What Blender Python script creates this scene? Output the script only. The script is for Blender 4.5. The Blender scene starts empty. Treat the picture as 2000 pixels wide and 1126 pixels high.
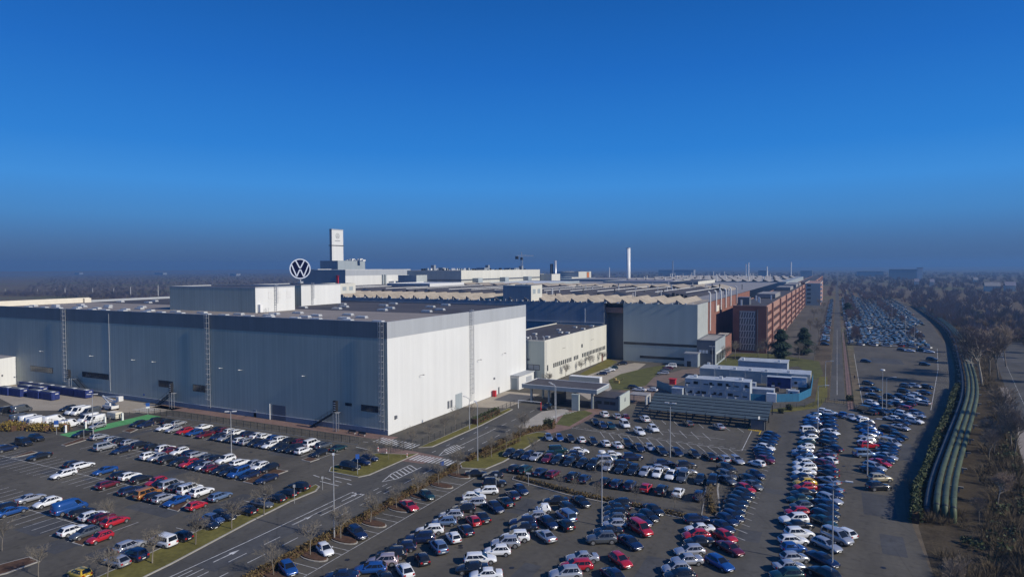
import bpy, math, random
from mathutils import Vector, Matrix
R = math.radians
rnd = random.Random(7)
S = bpy.context.scene
COL = S.collection
# ------------------------------------------------------------------ camera
FPX, PITCH, ROLL, YAW, CAMZ = 1270.43, .032448, -.0041325, .463405, 42.0
cam_data = bpy.data.cameras.new('camera')
cam = bpy.data.objects.new('camera', cam_data)
COL.objects.link(cam)
cam_data.sensor_width = 36.0
cam_data.lens = 36.0 * FPX / 2000.0
cam_data.clip_start = 1.0
cam_data.clip_end = 40000.0
CM = Matrix.Rotation(YAW, 3, 'Z') @ Matrix.Rotation(math.pi / 2 - PITCH, 3, 'X') @ Matrix.Rotation(ROLL, 3, 'Z')
cam.matrix_world = Matrix.Translation((0, 0, CAMZ)) @ CM.to_4x4()
S.camera = cam


def at(px, py, z=0.0):
    """survey helper: the point at height z that the photograph shows at (px, py)"""
    d = CM @ Vector(((px - 1000.0) / FPX, -(py - 563.0) / FPX, -1.0))
    t = (z - CAMZ) / d.z
    return (d.x * t, d.y * t)


def aty(px, y, z=0.0):
    """x at depth line y for photograph column px (height z)"""
    lo = None
    best = None
    for it in range(3):
        pyy = 563.0 if best is None else best
        d = CM @ Vector(((px - 1000.0) / FPX, -(pyy - 563.0) / FPX, -1.0))
        t = y / d.y
        p = Vector((d.x * t, y, z))
        q = CM.transposed() @ (p - Vector((0, 0, CAMZ)))
        best = 563.0 + FPX * q.y / q.z
    return p.x


# ------------------------------------------------------------------ materials
def _nt(name):
    m = bpy.data.materials.new(name)
    m.use_nodes = True
    nt = m.node_tree
    return m, nt, nt.nodes['Principled BSDF']


def noise_fac(nt, scale, stretch=(1, 1, 1), detail=4, rough=.6):
    g = nt.nodes.new('ShaderNodeNewGeometry')
    mp = nt.nodes.new('ShaderNodeMapping')
    mp.inputs['Scale'].default_value = stretch
    nz = nt.nodes.new('ShaderNodeTexNoise')
    nz.inputs['Scale'].default_value = scale
    nz.inputs['Detail'].default_value = detail
    nz.inputs['Roughness'].default_value = rough
    nt.links.new(g.outputs['Position'], mp.inputs['Vector'])
    nt.links.new(mp.outputs['Vector'], nz.inputs['Vector'])
    return nz.outputs['Fac']


def ramp(nt, fac, stops):
    r = nt.nodes.new('ShaderNodeValToRGB')
    e = r.color_ramp.elements
    while len(e) < len(stops):
        e.new(.5)
    for i, (p, c) in enumerate(stops):
        e[i].position = p
        e[i].color = (c[0], c[1], c[2], 1)
    nt.links.new(fac, r.inputs['Fac'])
    return r.outputs['Color']


def mixc(nt, a, b, fac, mode='MIX'):
    n = nt.nodes.new('ShaderNodeMix')
    n.data_type = 'RGBA'
    n.blend_type = mode
    if isinstance(fac, (int, float)):
        n.inputs['Factor'].default_value = fac
    else:
        nt.links.new(fac, n.inputs['Factor'])
    nt.links.new(a, n.inputs['A'])
    nt.links.new(b, n.inputs['B'])
    return n.outputs['Result']


def mat(name, c, rough=.8, var=.15, scale=1.0, stretch=(1, 1, 1), metal=0.0, spec=.4, coat=0.0, scale2=None, var2=.12, bump=0.0, bscale=8.0, stripes=None):
    """one surface: base colour c varied by one or two noises; optional vertical stripes (pitch m, strength)"""
    m, nt, bs = _nt(name)
    bs.inputs['Roughness'].default_value = rough
    bs.inputs['Metallic'].default_value = metal
    bs.inputs['Specular IOR Level'].default_value = spec
    bs.inputs['Coat Weight'].default_value = coat
    bs.inputs['Coat Roughness'].default_value = .08
    d = [max(0.0, v * (1 - var)) for v in c]
    l = [min(.95, v * (1 + var)) for v in c]
    col = ramp(nt, noise_fac(nt, scale, stretch), [(.3, d), (.7, l)])
    if scale2:
        g2 = ramp(nt, noise_fac(nt, scale2, (1, 1, 1), 5), [(.3, [1 - var2] * 3), (.7, [1 + var2] * 3)])
        col = mixc(nt, col, g2, 1.0, 'MULTIPLY')
    if stripes:
        g = nt.nodes.new('ShaderNodeNewGeometry')
        sx = nt.nodes.new('ShaderNodeSeparateXYZ')
        nt.links.new(g.outputs['Position'], sx.inputs[0])
        ad = nt.nodes.new('ShaderNodeMath'); ad.operation = 'ADD'
        nt.links.new(sx.outputs[0], ad.inputs[0]); nt.links.new(sx.outputs[1], ad.inputs[1])
        fr = nt.nodes.new('ShaderNodeMath'); fr.operation = 'PINGPONG'
        fr.inputs[1].default_value = stripes[0] / 2
        nt.links.new(ad.outputs[0], fr.inputs[0])
        st = ramp(nt, fr.outputs[0], [(0, [1 - stripes[1]] * 3), (min(1, stripes[0] * .10), [1, 1, 1])])
        col = mixc(nt, col, st, 1.0, 'MULTIPLY')
    nt.links.new(col, bs.inputs['Base Color'])
    if bump:
        b = nt.nodes.new('ShaderNodeBump')
        b.inputs['Strength'].default_value = bump
        nt.links.new(noise_fac(nt, bscale), b.inputs['Height'])
        nt.links.new(b.outputs['Normal'], bs.inputs['Normal'])
    return m


M = {}
M['asphalt'] = mat('asphalt', (.086, .081, .071), .92, .12, .09, scale2=1.6, var2=.10, spec=.2)
M['asphalt_lot'] = mat('asphalt_lot', (.092, .083, .067), .92, .13, .06, scale2=1.1, var2=.11, spec=.2)
M['asphalt_dark'] = mat('asphalt_dark', (.07, .07, .07), .92, .15, .15, scale2=1.5, spec=.2)
M['line'] = mat('road_paint', (.50, .49, .46), .8, .38, .9, scale2=6, var2=.2)
M['green_paint'] = mat('green_paint', (.085, .30, .10), .8, .2, .6)
M['brown_path'] = mat('brown_path', (.165, .118, .09), .9, .2, .3, scale2=2)
M['dull_yellow'] = mat('dull_yellow', (.32, .24, .09), .6, .2, 1)
M['yellow_paint'] = mat('yellow_paint', (.55, .36, .03), .7, .2, .8)
M['concrete'] = mat('concrete', (.33, .285, .22), .9, .12, .12, scale2=1.2)
M['pave'] = mat('pale_paving', (.33, .30, .25), .9, .15, .25, scale2=2)
M['red_pave'] = mat('red_paving', (.195, .122, .096), .9, .2, .3, scale2=2)
M['kerb'] = mat('kerb_stone', (.34, .32, .28), .9, .18, .8)
M['grass'] = mat('verge_grass', (.135, .120, .034), .95, .24, .25, scale2=1.5, var2=.2, spec=.1)
M['grass_green'] = mat('lawn_grass', (.098, .100, .036), .95, .25, .3, scale2=1.8, var2=.2, spec=.1)
M['mulch'] = mat('bark_mulch', (.095, .055, .035), .95, .3, 1.5, scale2=5, spec=.1)
M['soil'] = mat('winter_soil', (.10, .078, .052), .95, .35, .05, scale2=.6, var2=.25, spec=.1)
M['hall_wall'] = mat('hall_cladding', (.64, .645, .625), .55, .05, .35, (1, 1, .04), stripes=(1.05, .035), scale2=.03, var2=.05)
M['hall_shade'] = mat('hall_cladding_shaded', (.42, .445, .375), .55, .11, 1.1, (1, 1, .03), stripes=(1.1, .16), scale2=.02, var2=.16)  # hall cladding again, with the front wall's shade put into the colour
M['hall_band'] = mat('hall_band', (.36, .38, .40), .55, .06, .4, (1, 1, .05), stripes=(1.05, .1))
M['hall_band_shade'] = mat('hall_band_shaded', (.155, .175, .185), .55, .10, .4, (1, 1, .05), stripes=(1.05, .12))  # top band repeated darker for the front, shade included in its colour
M['white_clad'] = mat('white_cladding', (.64, .64, .61), .6, .06, .3, (1, 1, .05), stripes=(1.2, .08))
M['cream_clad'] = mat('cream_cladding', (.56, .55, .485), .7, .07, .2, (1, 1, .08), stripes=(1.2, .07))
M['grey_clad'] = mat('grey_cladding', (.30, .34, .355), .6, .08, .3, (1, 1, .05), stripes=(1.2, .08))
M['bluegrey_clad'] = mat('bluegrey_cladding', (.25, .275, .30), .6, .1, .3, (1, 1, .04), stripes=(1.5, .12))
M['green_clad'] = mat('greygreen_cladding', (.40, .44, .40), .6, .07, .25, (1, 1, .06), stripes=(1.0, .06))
M['anthracite'] = mat('anthracite_cladding', (.12, .13, .145), .5, .1, .3, (1, 1, .1))
M['parapet'] = mat('parapet_coping', (.66, .61, .50), .7, .06, .5)
M['gravel'] = mat('roof_gravel', (.235, .205, .178), .95, .14, .06, scale2=.7, var2=.1)
M['bitumen'] = mat('roof_bitumen', (.060, .056, .060), .9, .25, .09, scale2=.6, var2=.2)
M['skylight'] = mat('skylight_dome', (.52, .53, .52), .3, .1, 1.0)
M['tan_roof'] = mat('tan_roofing', (.34, .29, .22), .9, .22, .12, scale2=.8)
M['grey_roof'] = mat('grey_roofing', (.25, .24, .235), .9, .15, .1, scale2=.8)
M['mauve_roof'] = mat('mauve_roofing', (.21, .20, .235), .9, .1, .05)
M['brick'] = mat('red_brick', (.215, .098, .072), .9, .15, .25, scale2=2.5, var2=.15)
M['brick_pale'] = mat('pale_red_brick', (.33, .19, .145), .9, .12, .25, scale2=2.5, var2=.12)
M['orange'] = mat('orange_panel', (.50, .155, .035), .6, .12, .3)
M['frame'] = mat('white_frame', (.62, .62, .60), .5, .05, 1)
M['steel'] = mat('galvanised_steel', (.50, .51, .52), .4, .12, 1.5, metal=.5)
M['dark_steel'] = mat('dark_steel', (.045, .047, .05), .5, .2, 2, metal=.3)
M['fence'] = mat('fence_wire', (.05, .052, .05), .6, .2, 2)
M['black'] = mat('black_panel', (.018, .018, .02), .5, .2, 2)
M['white'] = mat('white_enamel', (.72, .72, .70), .4, .03, 1)
M['logo_navy'] = mat('sign_navy', (.003, .004, .034), .5, .1, 1, spec=.2)
M['logo_white'] = mat('sign_white', (.72, .77, .86), .4, .03, 1)
M['sign_blue'] = mat('sign_blue', (.03, .10, .36), .4, .1, 1)
M['sign_red'] = mat('sign_red', (.5, .02, .03), .4, .1, 1)
M['bin_blue'] = mat('skip_blue', (.016, .03, .14), .5, .3, .7, scale2=3)
M['cont_blue'] = mat('cabin_blue', (.38, .42, .46), .5, .1, .4, stripes=(.6, .12))
M['cont_grey'] = mat('cabin_grey', (.36, .385, .37), .6, .1, .4, stripes=(.6, .1))
M['cont_roof'] = mat('cabin_roof', (.40, .43, .45), .5, .15, .4)
M['cyan'] = mat('hoarding_blue', (.018, .125, .235), .6, .12, .6, stripes=(2.4, .15))
M['canopy_slat'] = mat('shelter_roofing', (.062, .082, .085), .6, .2, .3, stripes=(1.2, .3))
M['pipe_green'] = mat('pipe_jacket', (.056, .074, .038), .6, .4, .16, metal=.0, scale2=1.5, var2=.2)
M['pipe_blue'] = mat('pipe_jacket_grey', (.06, .07, .075), .7, .2, .3, metal=.0)
M['bark'] = mat('bark', (.185, .16, .125), .95, .25, 2)
M['bark_pale'] = mat('birch_bark', (.30, .27, .22), .9, .25, 2)
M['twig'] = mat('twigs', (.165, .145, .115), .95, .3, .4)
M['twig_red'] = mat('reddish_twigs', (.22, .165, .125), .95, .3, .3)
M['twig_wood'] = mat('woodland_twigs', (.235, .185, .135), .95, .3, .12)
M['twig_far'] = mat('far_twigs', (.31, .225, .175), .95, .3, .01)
M['shaded_litter'] = mat('shaded_litter', (.062, .048, .030), .95, .35, .3, scale2=2.5, var2=.3, spec=.1)  # brown litter darkened further: the thicket's shade is in this colour
M['conifer'] = mat('conifer_needles', (.020, .040, .020), .9, .35, 1)
M['ivy'] = mat('ivy_leaves', (.045, .060, .018), .7, .4, .5)
M['hedge'] = mat('hedge_leaves', (.115, .080, .030), .9, .4, .7)
M['broom'] = mat('yellow_shrub', (.22, .155, .03), .9, .35, .8)
M['thicket'] = mat('thicket_twigs', (.115, .088, .052), .95, .4, .2)


def wear(m, crack=.35):
    nt = m.node_tree
    bs = nt.nodes['Principled BSDF']
    src = bs.inputs['Base Color'].links[0].from_socket
    st = ramp(nt, noise_fac(nt, .55, (1, 1, 1), 3, .5), [(.30, (.70, .70, .70)), (.40, (1, 1, 1))])
    col = mixc(nt, src, st, .8, 'MULTIPLY')
    st2 = ramp(nt, noise_fac(nt, .16, (1, .18, 1), 4, .55), [(.35, (.86, .86, .86)), (.62, (1.14, 1.14, 1.14))])
    col = mixc(nt, col, st2, 1.0, 'MULTIPLY')
    g = nt.nodes.new('ShaderNodeNewGeometry')
    v = nt.nodes.new('ShaderNodeTexVoronoi')
    v.feature = 'DISTANCE_TO_EDGE'
    v.inputs['Scale'].default_value = .085
    nt.links.new(g.outputs['Position'], v.inputs['Vector'])
    cr = ramp(nt, v.outputs['Distance'], [(.0, (.55, .55, .55)), (.014, (1, 1, 1))])
    col = mixc(nt, col, cr, crack, 'MULTIPLY')
    nt.links.new(col, bs.inputs['Base Color'])


for q in ('asphalt', 'asphalt_lot', 'asphalt_dark'): wear(M[q])


def glass_mat(name, c=(.012, .016, .022), rough=.06):
    m, nt, bs = _nt(name)
    bs.inputs['Base Color'].default_value = (*c, 1)
    bs.inputs['Roughness'].default_value = rough
    bs.inputs['Specular IOR Level'].default_value = .6
    return m


M['glass'] = glass_mat('window_glass', (.018, .024, .032), .12)
M['car_glass'] = glass_mat('car_glass', (.010, .012, .016), .05)


# ------------------------------------------------------------------ mesh builder
class MB:
    def __init__(s):
        s.v, s.f, s.m = [], [], []

    def face(s, pts, m=0):
        n = len(s.v)
        s.v += [tuple(p) for p in pts]
        s.f.append(tuple(range(n, n + len(pts))))
        s.m.append(m)

    def box(s, x0, x1, y0, y1, z0, z1, m=0):
        n = len(s.v)
        s.v += [(x0, y0, z0), (x1, y0, z0), (x1, y1, z0), (x0, y1, z0), (x0, y0, z1), (x1, y0, z1), (x1, y1, z1), (x0, y1, z1)]
        for q in ((0, 3, 2, 1), (4, 5, 6, 7), (0, 1, 5, 4), (1, 2, 6, 5), (2, 3, 7, 6), (3, 0, 4, 7)):
            s.f.append(tuple(n + i for i in q))
            s.m.append(m)
        return s

    def prism(s, poly, z0, z1, m=0):
        a = sum(poly[i][0] * poly[(i + 1) % len(poly)][1] - poly[(i + 1) % len(poly)][0] * poly[i][1] for i in range(len(poly)))
        if a < 0:
            poly = poly[::-1]
        n, k = len(s.v), len(poly)
        s.v += [(p[0], p[1], z0) for p in poly] + [(p[0], p[1], z1) for p in poly]
        s.f.append(tuple(n + k + i for i in range(k))); s.m.append(m)
        for i in range(k):
            j = (i + 1) % k
            s.f.append((n + i, n + j, n + k + j, n + k + i)); s.m.append(m)
        return s

    def sheet(s, poly, z, m=0):
        a = sum(poly[i][0] * poly[(i + 1) % len(poly)][1] - poly[(i + 1) % len(poly)][0] * poly[i][1] for i in range(len(poly)))
        if a < 0:
            poly = poly[::-1]
        s.face([(p[0], p[1], z) for p in poly], m)
        return s

    def tube(s, p, q, r0, r1=None, n=8, m=0, caps=True):
        r1 = r0 if r1 is None else r1
        p, q = Vector(p), Vector(q)
        d = (q - p)
        if d.length < 1e-6:
            return s
        d.normalize()
        u = d.orthogonal().normalized()
        w = d.cross(u)
        k = len(s.v)
        for c, r in ((p, r0), (q, r1)):
            for i in range(n):
                a = 2 * math.pi * i / n
                s.v.append(tuple(c + (u * math.cos(a) + w * math.sin(a)) * r))
        for i in range(n):
            j = (i + 1) % n
            s.f.append((k + i, k + j, k + n + j, k + n + i)); s.m.append(m)
        if caps:
            s.f.append(tuple(k + n - 1 - i for i in range(n))); s.m.append(m)
            s.f.append(tuple(k + n + i for i in range(n))); s.m.append(m)
        return s

    def beam(s, p, q, w, h=None, m=0):
        """square bar p->q, w wide, h high"""
        h = h or w
        p, q = Vector(p), Vector(q)
        d = (q - p).normalized()
        up = Vector((0, 0, 1)) if abs(d.z) < .95 else Vector((0, 1, 0))
        a = d.cross(up).normalized() * (w / 2)
        b = a.cross(d).normalized() * (h / 2)
        k = len(s.v)
        for c in (p, q):
            for e, f in ((-1, -1), (1, -1), (1, 1), (-1, 1)):
                s.v.append(tuple(c + a * e + b * f))
        for i in range(4):
            j = (i + 1) % 4
            s.f.append((k + i, k + j, k + 4 + j, k + 4 + i)); s.m.append(m)
        s.f.append((k + 3, k + 2, k + 1, k)); s.m.append(m)
        s.f.append((k + 4, k + 5, k + 6, k + 7)); s.m.append(m)
        return s

    def strip(s, pts, w, z, m=0):
        """flat painted line along pts"""
        P = [Vector((p[0], p[1])) for p in pts]
        for i in range(len(P) - 1):
            d = (P[i + 1] - P[i]).normalized()
            n = Vector((-d.y, d.x)) * (w / 2)
            s.sheet([P[i] + n, P[i] - n, P[i + 1] - n, P[i + 1] + n], z, m)
        return s

    def mesh(s, name, mats, smooth=False, off=(0, 0, 0)):
        me = bpy.data.meshes.new(name)
        ox, oy, oz = off
        me.from_pydata([(x - ox, y - oy, z - oz) for x, y, z in s.v], [], s.f)
        for m in mats:
            me.materials.append(m)
        if len(mats) > 1:
            me.polygons.foreach_set('material_index', s.m)
        if smooth:
            me.polygons.foreach_set('use_smooth', [True] * len(s.f))
        me.update()
        return me

    def build(s, name, mats, parent=None, smooth=False):
        """link as one object; world coordinates in, local to the parent's place"""
        mats = mats if isinstance(mats, (list, tuple)) else [mats]
        mats = [M[m] if isinstance(m, str) else m for m in mats]
        if parent is not None:
            off = parent.matrix_basis.translation.copy()
            p = parent.parent
            while p is not None:
                off += p.matrix_basis.translation
                p = p.parent
            o = bpy.data.objects.new(name, s.mesh(name, mats, smooth, off))
            o.parent = parent
        else:
            xs = [v[0] for v in s.v]; ys = [v[1] for v in s.v]; zs = [v[2] for v in s.v]
            off = ((min(xs) + max(xs)) / 2, (min(ys) + max(ys)) / 2, min(zs))
            o = bpy.data.objects.new(name, s.mesh(name, mats, smooth, off))
            o.location = off
        COL.objects.link(o)
        return o


def thing(name, label, cat, loc, group=None):
    o = bpy.data.objects.new(name, None)
    o.empty_display_size = .3
    o.location = loc
    COL.objects.link(o)
    return tag(o, label, cat, group)


def tag(o, label=None, cat=None, group=None, kind=None):
    if label: o['label'] = label
    if cat: o['category'] = cat
    if group: o['group'] = group
    if kind: o['kind'] = kind
    return o


def bx(name, x0, x1, y0, y1, z0, z1, m, parent):
    return MB().box(x0, x1, y0, y1, z0, z1).build(name, m, parent)


def struct(name, mb, mats, kind='structure'):
    return tag(mb.build(name, mats), kind=kind)


def copy_tree(o, parent=None):
    c = o.copy()
    COL.objects.link(c)
    if parent is not None:
        c.parent = parent
    for ch in list(o.children):
        copy_tree(ch, c)
    return c


ORD = 'zeroth first second third fourth fifth sixth seventh eighth ninth tenth eleventh twelfth thirteenth fourteenth fifteenth sixteenth seventeenth eighteenth nineteenth twentieth'.split()


def ordn(k):
    if k < len(ORD): return ORD[k]
    t = {2: 'twenty', 3: 'thirty', 4: 'forty', 5: 'fifty'}[k // 10]
    return t + '-' + ORD[k % 10] if k % 10 else {2: 'twentieth', 3: 'thirtieth', 4: 'fortieth', 5: 'fiftieth'}[k // 10]


# ------------------------------------------------------------------ sky, sun, haze
SUN_EL = R(30.5)
SUN_DIR = Vector((math.cos(SUN_EL) * .9995, math.cos(SUN_EL) * -.030, math.sin(SUN_EL)))   # towards the sun, from the east side of the road
sun = bpy.data.lights.new('sun', 'SUN')
sun.energy = 4.6
sun.angle = R(.5)
sun.color = (1, .935, .83)
so = bpy.data.objects.new('sun', sun)
so.rotation_euler = SUN_DIR.to_track_quat('Z', 'Y').to_euler()
so.location = (200, 0, 200)
COL.objects.link(so)
W = bpy.data.worlds.new('World')
S.world = W
W.use_nodes = True
nt = W.node_tree
bg = nt.nodes['Background']
sky = nt.nodes.new('ShaderNodeTexSky')
sky.sky_type = 'NISHITA'
sky.sun_disc = False
sky.sun_elevation = SUN_EL
sky.sun_rotation = math.atan2(SUN_DIR.x, SUN_DIR.y)
sky.altitude = 60
sky.air_density = 1.0
sky.dust_density = .6
sky.ozone_density = 2.5
# the clear blue of this day: Nishita deepened overhead, a dull layer of murk low on the horizon
tc = nt.nodes.new('ShaderNodeTexCoord')
sx = nt.nodes.new('ShaderNodeSeparateXYZ')
nt.links.new(tc.outputs['Generated'], sx.inputs[0])
SKY_RAMP = [(.0, (.052, .106, .228)), (.012, (.053, .118, .258)), (.035, (.055, .158, .365)), (.072, (.052, .235, .57)), (.12, (.042, .270, .72)), (.172, (.018, .212, .67)), (.28, (.008, .143, .55)), (.37, (.005, .106, .43)), (.6, (.004, .09, .38)), (1, (.004, .085, .36))]
rp = nt.nodes.new('ShaderNodeValToRGB')
while len(rp.color_ramp.elements) < len(SKY_RAMP):
    rp.color_ramp.elements.new(.5)
for i, (p, c) in enumerate(SKY_RAMP):
    rp.color_ramp.elements[i].position = p
    rp.color_ramp.elements[i].color = (*c, 1)
nt.links.new(sx.outputs['Z'], rp.inputs['Fac'])
mx = nt.nodes.new('ShaderNodeMix')
mx.data_type = 'RGBA'
mx.blend_type = 'MIX'
mx.inputs['Factor'].default_value = SKYMIX = .96
sc10 = nt.nodes.new('ShaderNodeVectorMath')
sc10.operation = 'SCALE'
sc10.inputs['Scale'].default_value = 10.0
nt.links.new(rp.outputs['Color'], sc10.inputs[0])
nt.links.new(sky.outputs['Color'], mx.inputs['A'])
nt.links.new(sc10.outputs[0], mx.inputs['B'])
nt.links.new(mx.outputs['Result'], bg.inputs['Color'])
bg.inputs['Strength'].default_value = .1
S.view_settings.view_transform = 'Standard'
S.view_settings.look = 'None'
S.view_settings.exposure = 0
S.view_settings.gamma = 1
S.render.film_transparent = False
S.cycles.max_bounces = 5
S.cycles.diffuse_bounces = 2
S.cycles.glossy_bounces = 3
S.cycles.transparent_max_bounces = 8
S.cycles.volume_bounces = 0
S.cycles.use_denoising = True
S.cycles.sample_clamp_indirect = 4


def haze_box():
    hz = MB().box(-5200, 6200, -420, 9000, -1.5, 96)
    m = bpy.data.materials.new('haze_air')
    m.use_nodes = True
    t = m.node_tree
    for n in list(t.nodes):
        if n.type != 'OUTPUT_MATERIAL':
            t.nodes.remove(n)
    v = t.nodes.new('ShaderNodeVolumePrincipled')
    v.inputs['Color'].default_value = (.165, .365, .68, 1)
    v.inputs['Density'].default_value = .00021
    v.inputs['Anisotropy'].default_value = .1
    t.links.new(v.outputs[0], [n for n in t.nodes if n.type == 'OUTPUT_MATERIAL'][0].inputs['Volume'])
    o = hz.build('haze', m)
    tag(o, kind='stuff')
    return o
# ------------------------------------------------------------------ ground, roads, markings
def poly_px(pts, z=0.0):
    return [at(px, py, z) for px, py in pts]


gm, gnt, gbs = _nt('ground_soil')
c1 = ramp(gnt, noise_fac(gnt, .004, detail=6), [(.3, (.105, .085, .062)), (.5, (.15, .118, .08)), (.62, (.115, .115, .062)), (.75, (.17, .15, .10))])
c2 = ramp(gnt, noise_fac(gnt, .25, detail=6), [(.25, (.55, .55, .55)), (.75, (1.35, 1.35, 1.35))])
gnt.links.new(mixc(gnt, c1, c2, 1.0, 'MULTIPLY'), gbs.inputs['Base Color'])
gbs.inputs['Roughness'].default_value = 1
gbs.inputs['Specular IOR Level'].default_value = .05
struct('ground', MB().sheet([(-15000, -800), (15000, -800), (15000, 22000), (-15000, 22000)], 0), gm)
Z = .004
# factory yard asphalt, one sheet; lots, road and strips lie on it
struct('factory_yard', MB().sheet([(-420, 20), (2, 20), (2.6, 222), (-4, 222), (-6, 900), (-420, 900)], Z), 'asphalt_lot')
struct('east_car_park', MB().sheet([(2.0, 20), (2.6, 222), (7.5, 222.5), (8.2, 400), (8.2, 980), (66, 980), (69, 690), (51, 393), (43, 316), (31, 234), (13.6, 140), (11.4, 122), (12.0, 104), (12.6, 20)], Z * 2), 'asphalt_lot')
struct('main_road', MB().sheet([(-88.2, 20), (-87, 45), (-83.4, 50), (-84.2, 60), (-86.4, 76.3), (-85.0, 95), (-84.2, 118), (-84.0, 150), (-85.6, 176), (-86, 205), (-75, 205), (-74, 165), (-72.4, 134), (-72.3, 118), (-72.1, 88), (-73.2, 64), (-74.5, 45), (-76, 20)], Z * 2), 'asphalt')
struct('avenue', MB().sheet([(-1.6, 226), (2.7, 226), (2.8, 3200), (-1.9, 3200)], Z * 3), 'asphalt')
struct('cross_lane', MB().sheet([(-13.5, 24), (-4.6, 24), (-5.2, 200), (-13, 198)], Z * 2), 'asphalt')
struct('sidewalk', MB().sheet([(-73.1, 20), (-72.0, 64), (-71.9, 118), (-72.2, 134), (-70.6, 134), (-70.6, 118), (-70.55, 64), (-71.6, 20)], Z * 4), 'red_pave')
struct('concrete_yard', MB().sheet([(-330, 122), (-256, 117), (-216, 107), (-205, 113), (-178, 121), (-176, 129.8), (-330, 129.8)], Z * 3), 'concrete')
struct('gate_forecourt', MB().sheet([(-100.2, 168), (-88, 172), (-87.5, 195.5), (-100.2, 195.5)], Z * 3), 'concrete')
struct('red_footway', MB().sheet([(-186, 126.8), (-97, 126.8), (-97, 130.7), (-186, 130.7)], Z * 3), 'red_pave')
struct('crossing_footway', MB().sheet(poly_px([(735, 876), (758, 873), (812, 881), (868, 893), (848, 897), (826, 905), (780, 899), (742, 889)]), Z * 3), 'red_pave')
struct('gate_footway', MB().sheet(poly_px([(1018, 836), (1086, 799), (1134, 802), (1165, 796), (1180, 803), (1115, 836), (1075, 846), (1060, 838)]), Z * 4), 'red_pave')
struct('pale_crossing', MB().sheet(poly_px([(1010, 833), (1058, 803), (1104, 797), (1112, 802), (1060, 830), (1040, 838)]), Z * 5), 'pave')
struct('works_road', MB().sheet(poly_px([(1100, 748), (1196, 716), (1240, 708), (1262, 710), (1190, 762), (1150, 780)]), Z * 3), 'concrete')
struct('works_path', MB().sheet(poly_px([(1205, 765), (1260, 741), (1330, 722), (1420, 712), (1480, 703), (1488, 708), (1420, 722), (1345, 738), (1300, 760), (1240, 790)]), Z * 2), 'brown_path')
struct('green_charging_lane', MB().sheet([(-176.5, 95.3), (-171.2, 95.0), (-171.6, 119.8), (-177.6, 119.8)], Z * 3), 'green_paint')
struct('rail_bed', MB().sheet([(3.3, 212), (4.9, 212), (4.0, 460), (3.4, 460)], Z * 4), 'red_pave')
struct('highway', MB().sheet([(27, 100), (30.2, 120), (47.4, 241), (67, 379), (77, 450), (92, 450), (81, 379), (61.4, 241), (44.2, 120), (41, 100)], Z * 2), 'asphalt')
struct('sandy_path', MB().sheet([(31.5, 140), (43.6, 225), (50.6, 275), (52.8, 275), (45.8, 225), (33.5, 140)], Z * 3), 'gravel')
struct('avenue_verge', MB().sheet([(-8.6, 226), (-1.9, 226), (-2.1, 900), (-9.5, 900)], Z * 5), 'soil')
for nm, pts, m in (('bank_lawn', [(1188, 742), (1212, 730), (1262, 718), (1300, 712), (1262, 752), (1225, 762), (1196, 760)], 'grass_green'),
                   ('annex_lawn', [(1100, 748), (1187, 700), (1206, 706), (1190, 716), (1128, 740)], 'grass'),
                   ('office_lawn', [(1392, 716), (1434, 690), (1500, 690), (1600, 705), (1608, 730), (1592, 742), (1560, 715), (1440, 722)], 'grass_green'),
                   ('gate_lawn', [(1086, 828), (1104, 805), (1142, 801), (1158, 806), (1112, 832)], 'grass_green'),
                   ('cabin_verge', [(1480, 803), (1530, 795), (1570, 792), (1592, 783), (1600, 735), (1616, 735), (1616, 775), (1600, 796), (1540, 804)], 'grass')):
    struct(nm, MB().sheet(poly_px(pts), Z * 6), m)


def verge(nm, pts, top='grass', h=.12):
    """raised bed with a stone kerb all round"""
    mb = MB()
    P = [Vector(p) for p in pts]
    c = sum(P, Vector((0, 0))) / len(P)
    mb.prism([tuple(p) for p in P], 0.0, h, 1)
    inner = []
    n = len(P)
    for i in range(n):
        a, b, d = P[i - 1], P[i], P[(i + 1) % n]
        t = ((b - a).normalized() + (d - b).normalized())
        t = t.normalized() if t.length > 1e-3 else (d - b).normalized()
        nn = Vector((-t.y, t.x))
        if nn.dot(c - b) < 0: nn = -nn
        inner.append(b + nn * .28)
    mb.sheet([tuple(p) for p in inner], h + .012, 0)
    return struct(nm, mb, [top, 'kerb'])


def arc(cx, cy, r, a0, a1, n=6):
    return [(cx + r * math.cos(R(a0 + (a1 - a0) * i / n)), cy + r * math.sin(R(a0 + (a1 - a0) * i / n))) for i in range(n + 1)]


struct('woodland_floor', MB().sheet([(11.8, 60), (12.2, 104), (12.2, 122), (15, 140), (31.5, 232), (43, 312), (51.5, 392), (70, 690), (420, 690), (420, 440), (99, 440), (83, 330), (69, 245), (53, 150), (46, 110), (60, 60)], Z), 'shaded_litter')

verge('grass_verge', [(-83.6, 50), (-84.3, 60), (-86.6, 76), (-87.6, 86)] + [(-87.4, 92), (-88.6, 94.2), (-90.2, 94.8)] + [(-89.6, 91), (-90.3, 80), (-91.4, 71), (-90.5, 61), (-89.6, 50)])
verge('grass_verge', [(-85.5, 101.8), (-84.4, 104), (-84.3, 121.0), (-86.5, 119.2), (-91.5, 117.6), (-92.9, 117.2), (-94.6, 112), (-95.2, 104.5), (-93.5, 102.0)])
verge('grass_verge', [(-84.4, 127), (-84.2, 150), (-85.3, 171), (-87.2, 172), (-87.3, 150), (-87.0, 124.8)])
verge('grass_verge', [(-72.0, 118.5), (-72.1, 134), (-71.9, 141), (-67.8, 150), (-64.4, 150), (-64.0, 124), (-65.0, 117.5), (-70, 116.0)])
verge('tree_strip', poly_px([(1003, 930), (1120, 961), (1200, 978), (1300, 999), (1372, 1013), (1368, 1020), (1290, 1003), (1195, 984), (1110, 967), (1000, 936)]), 'soil')
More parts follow.
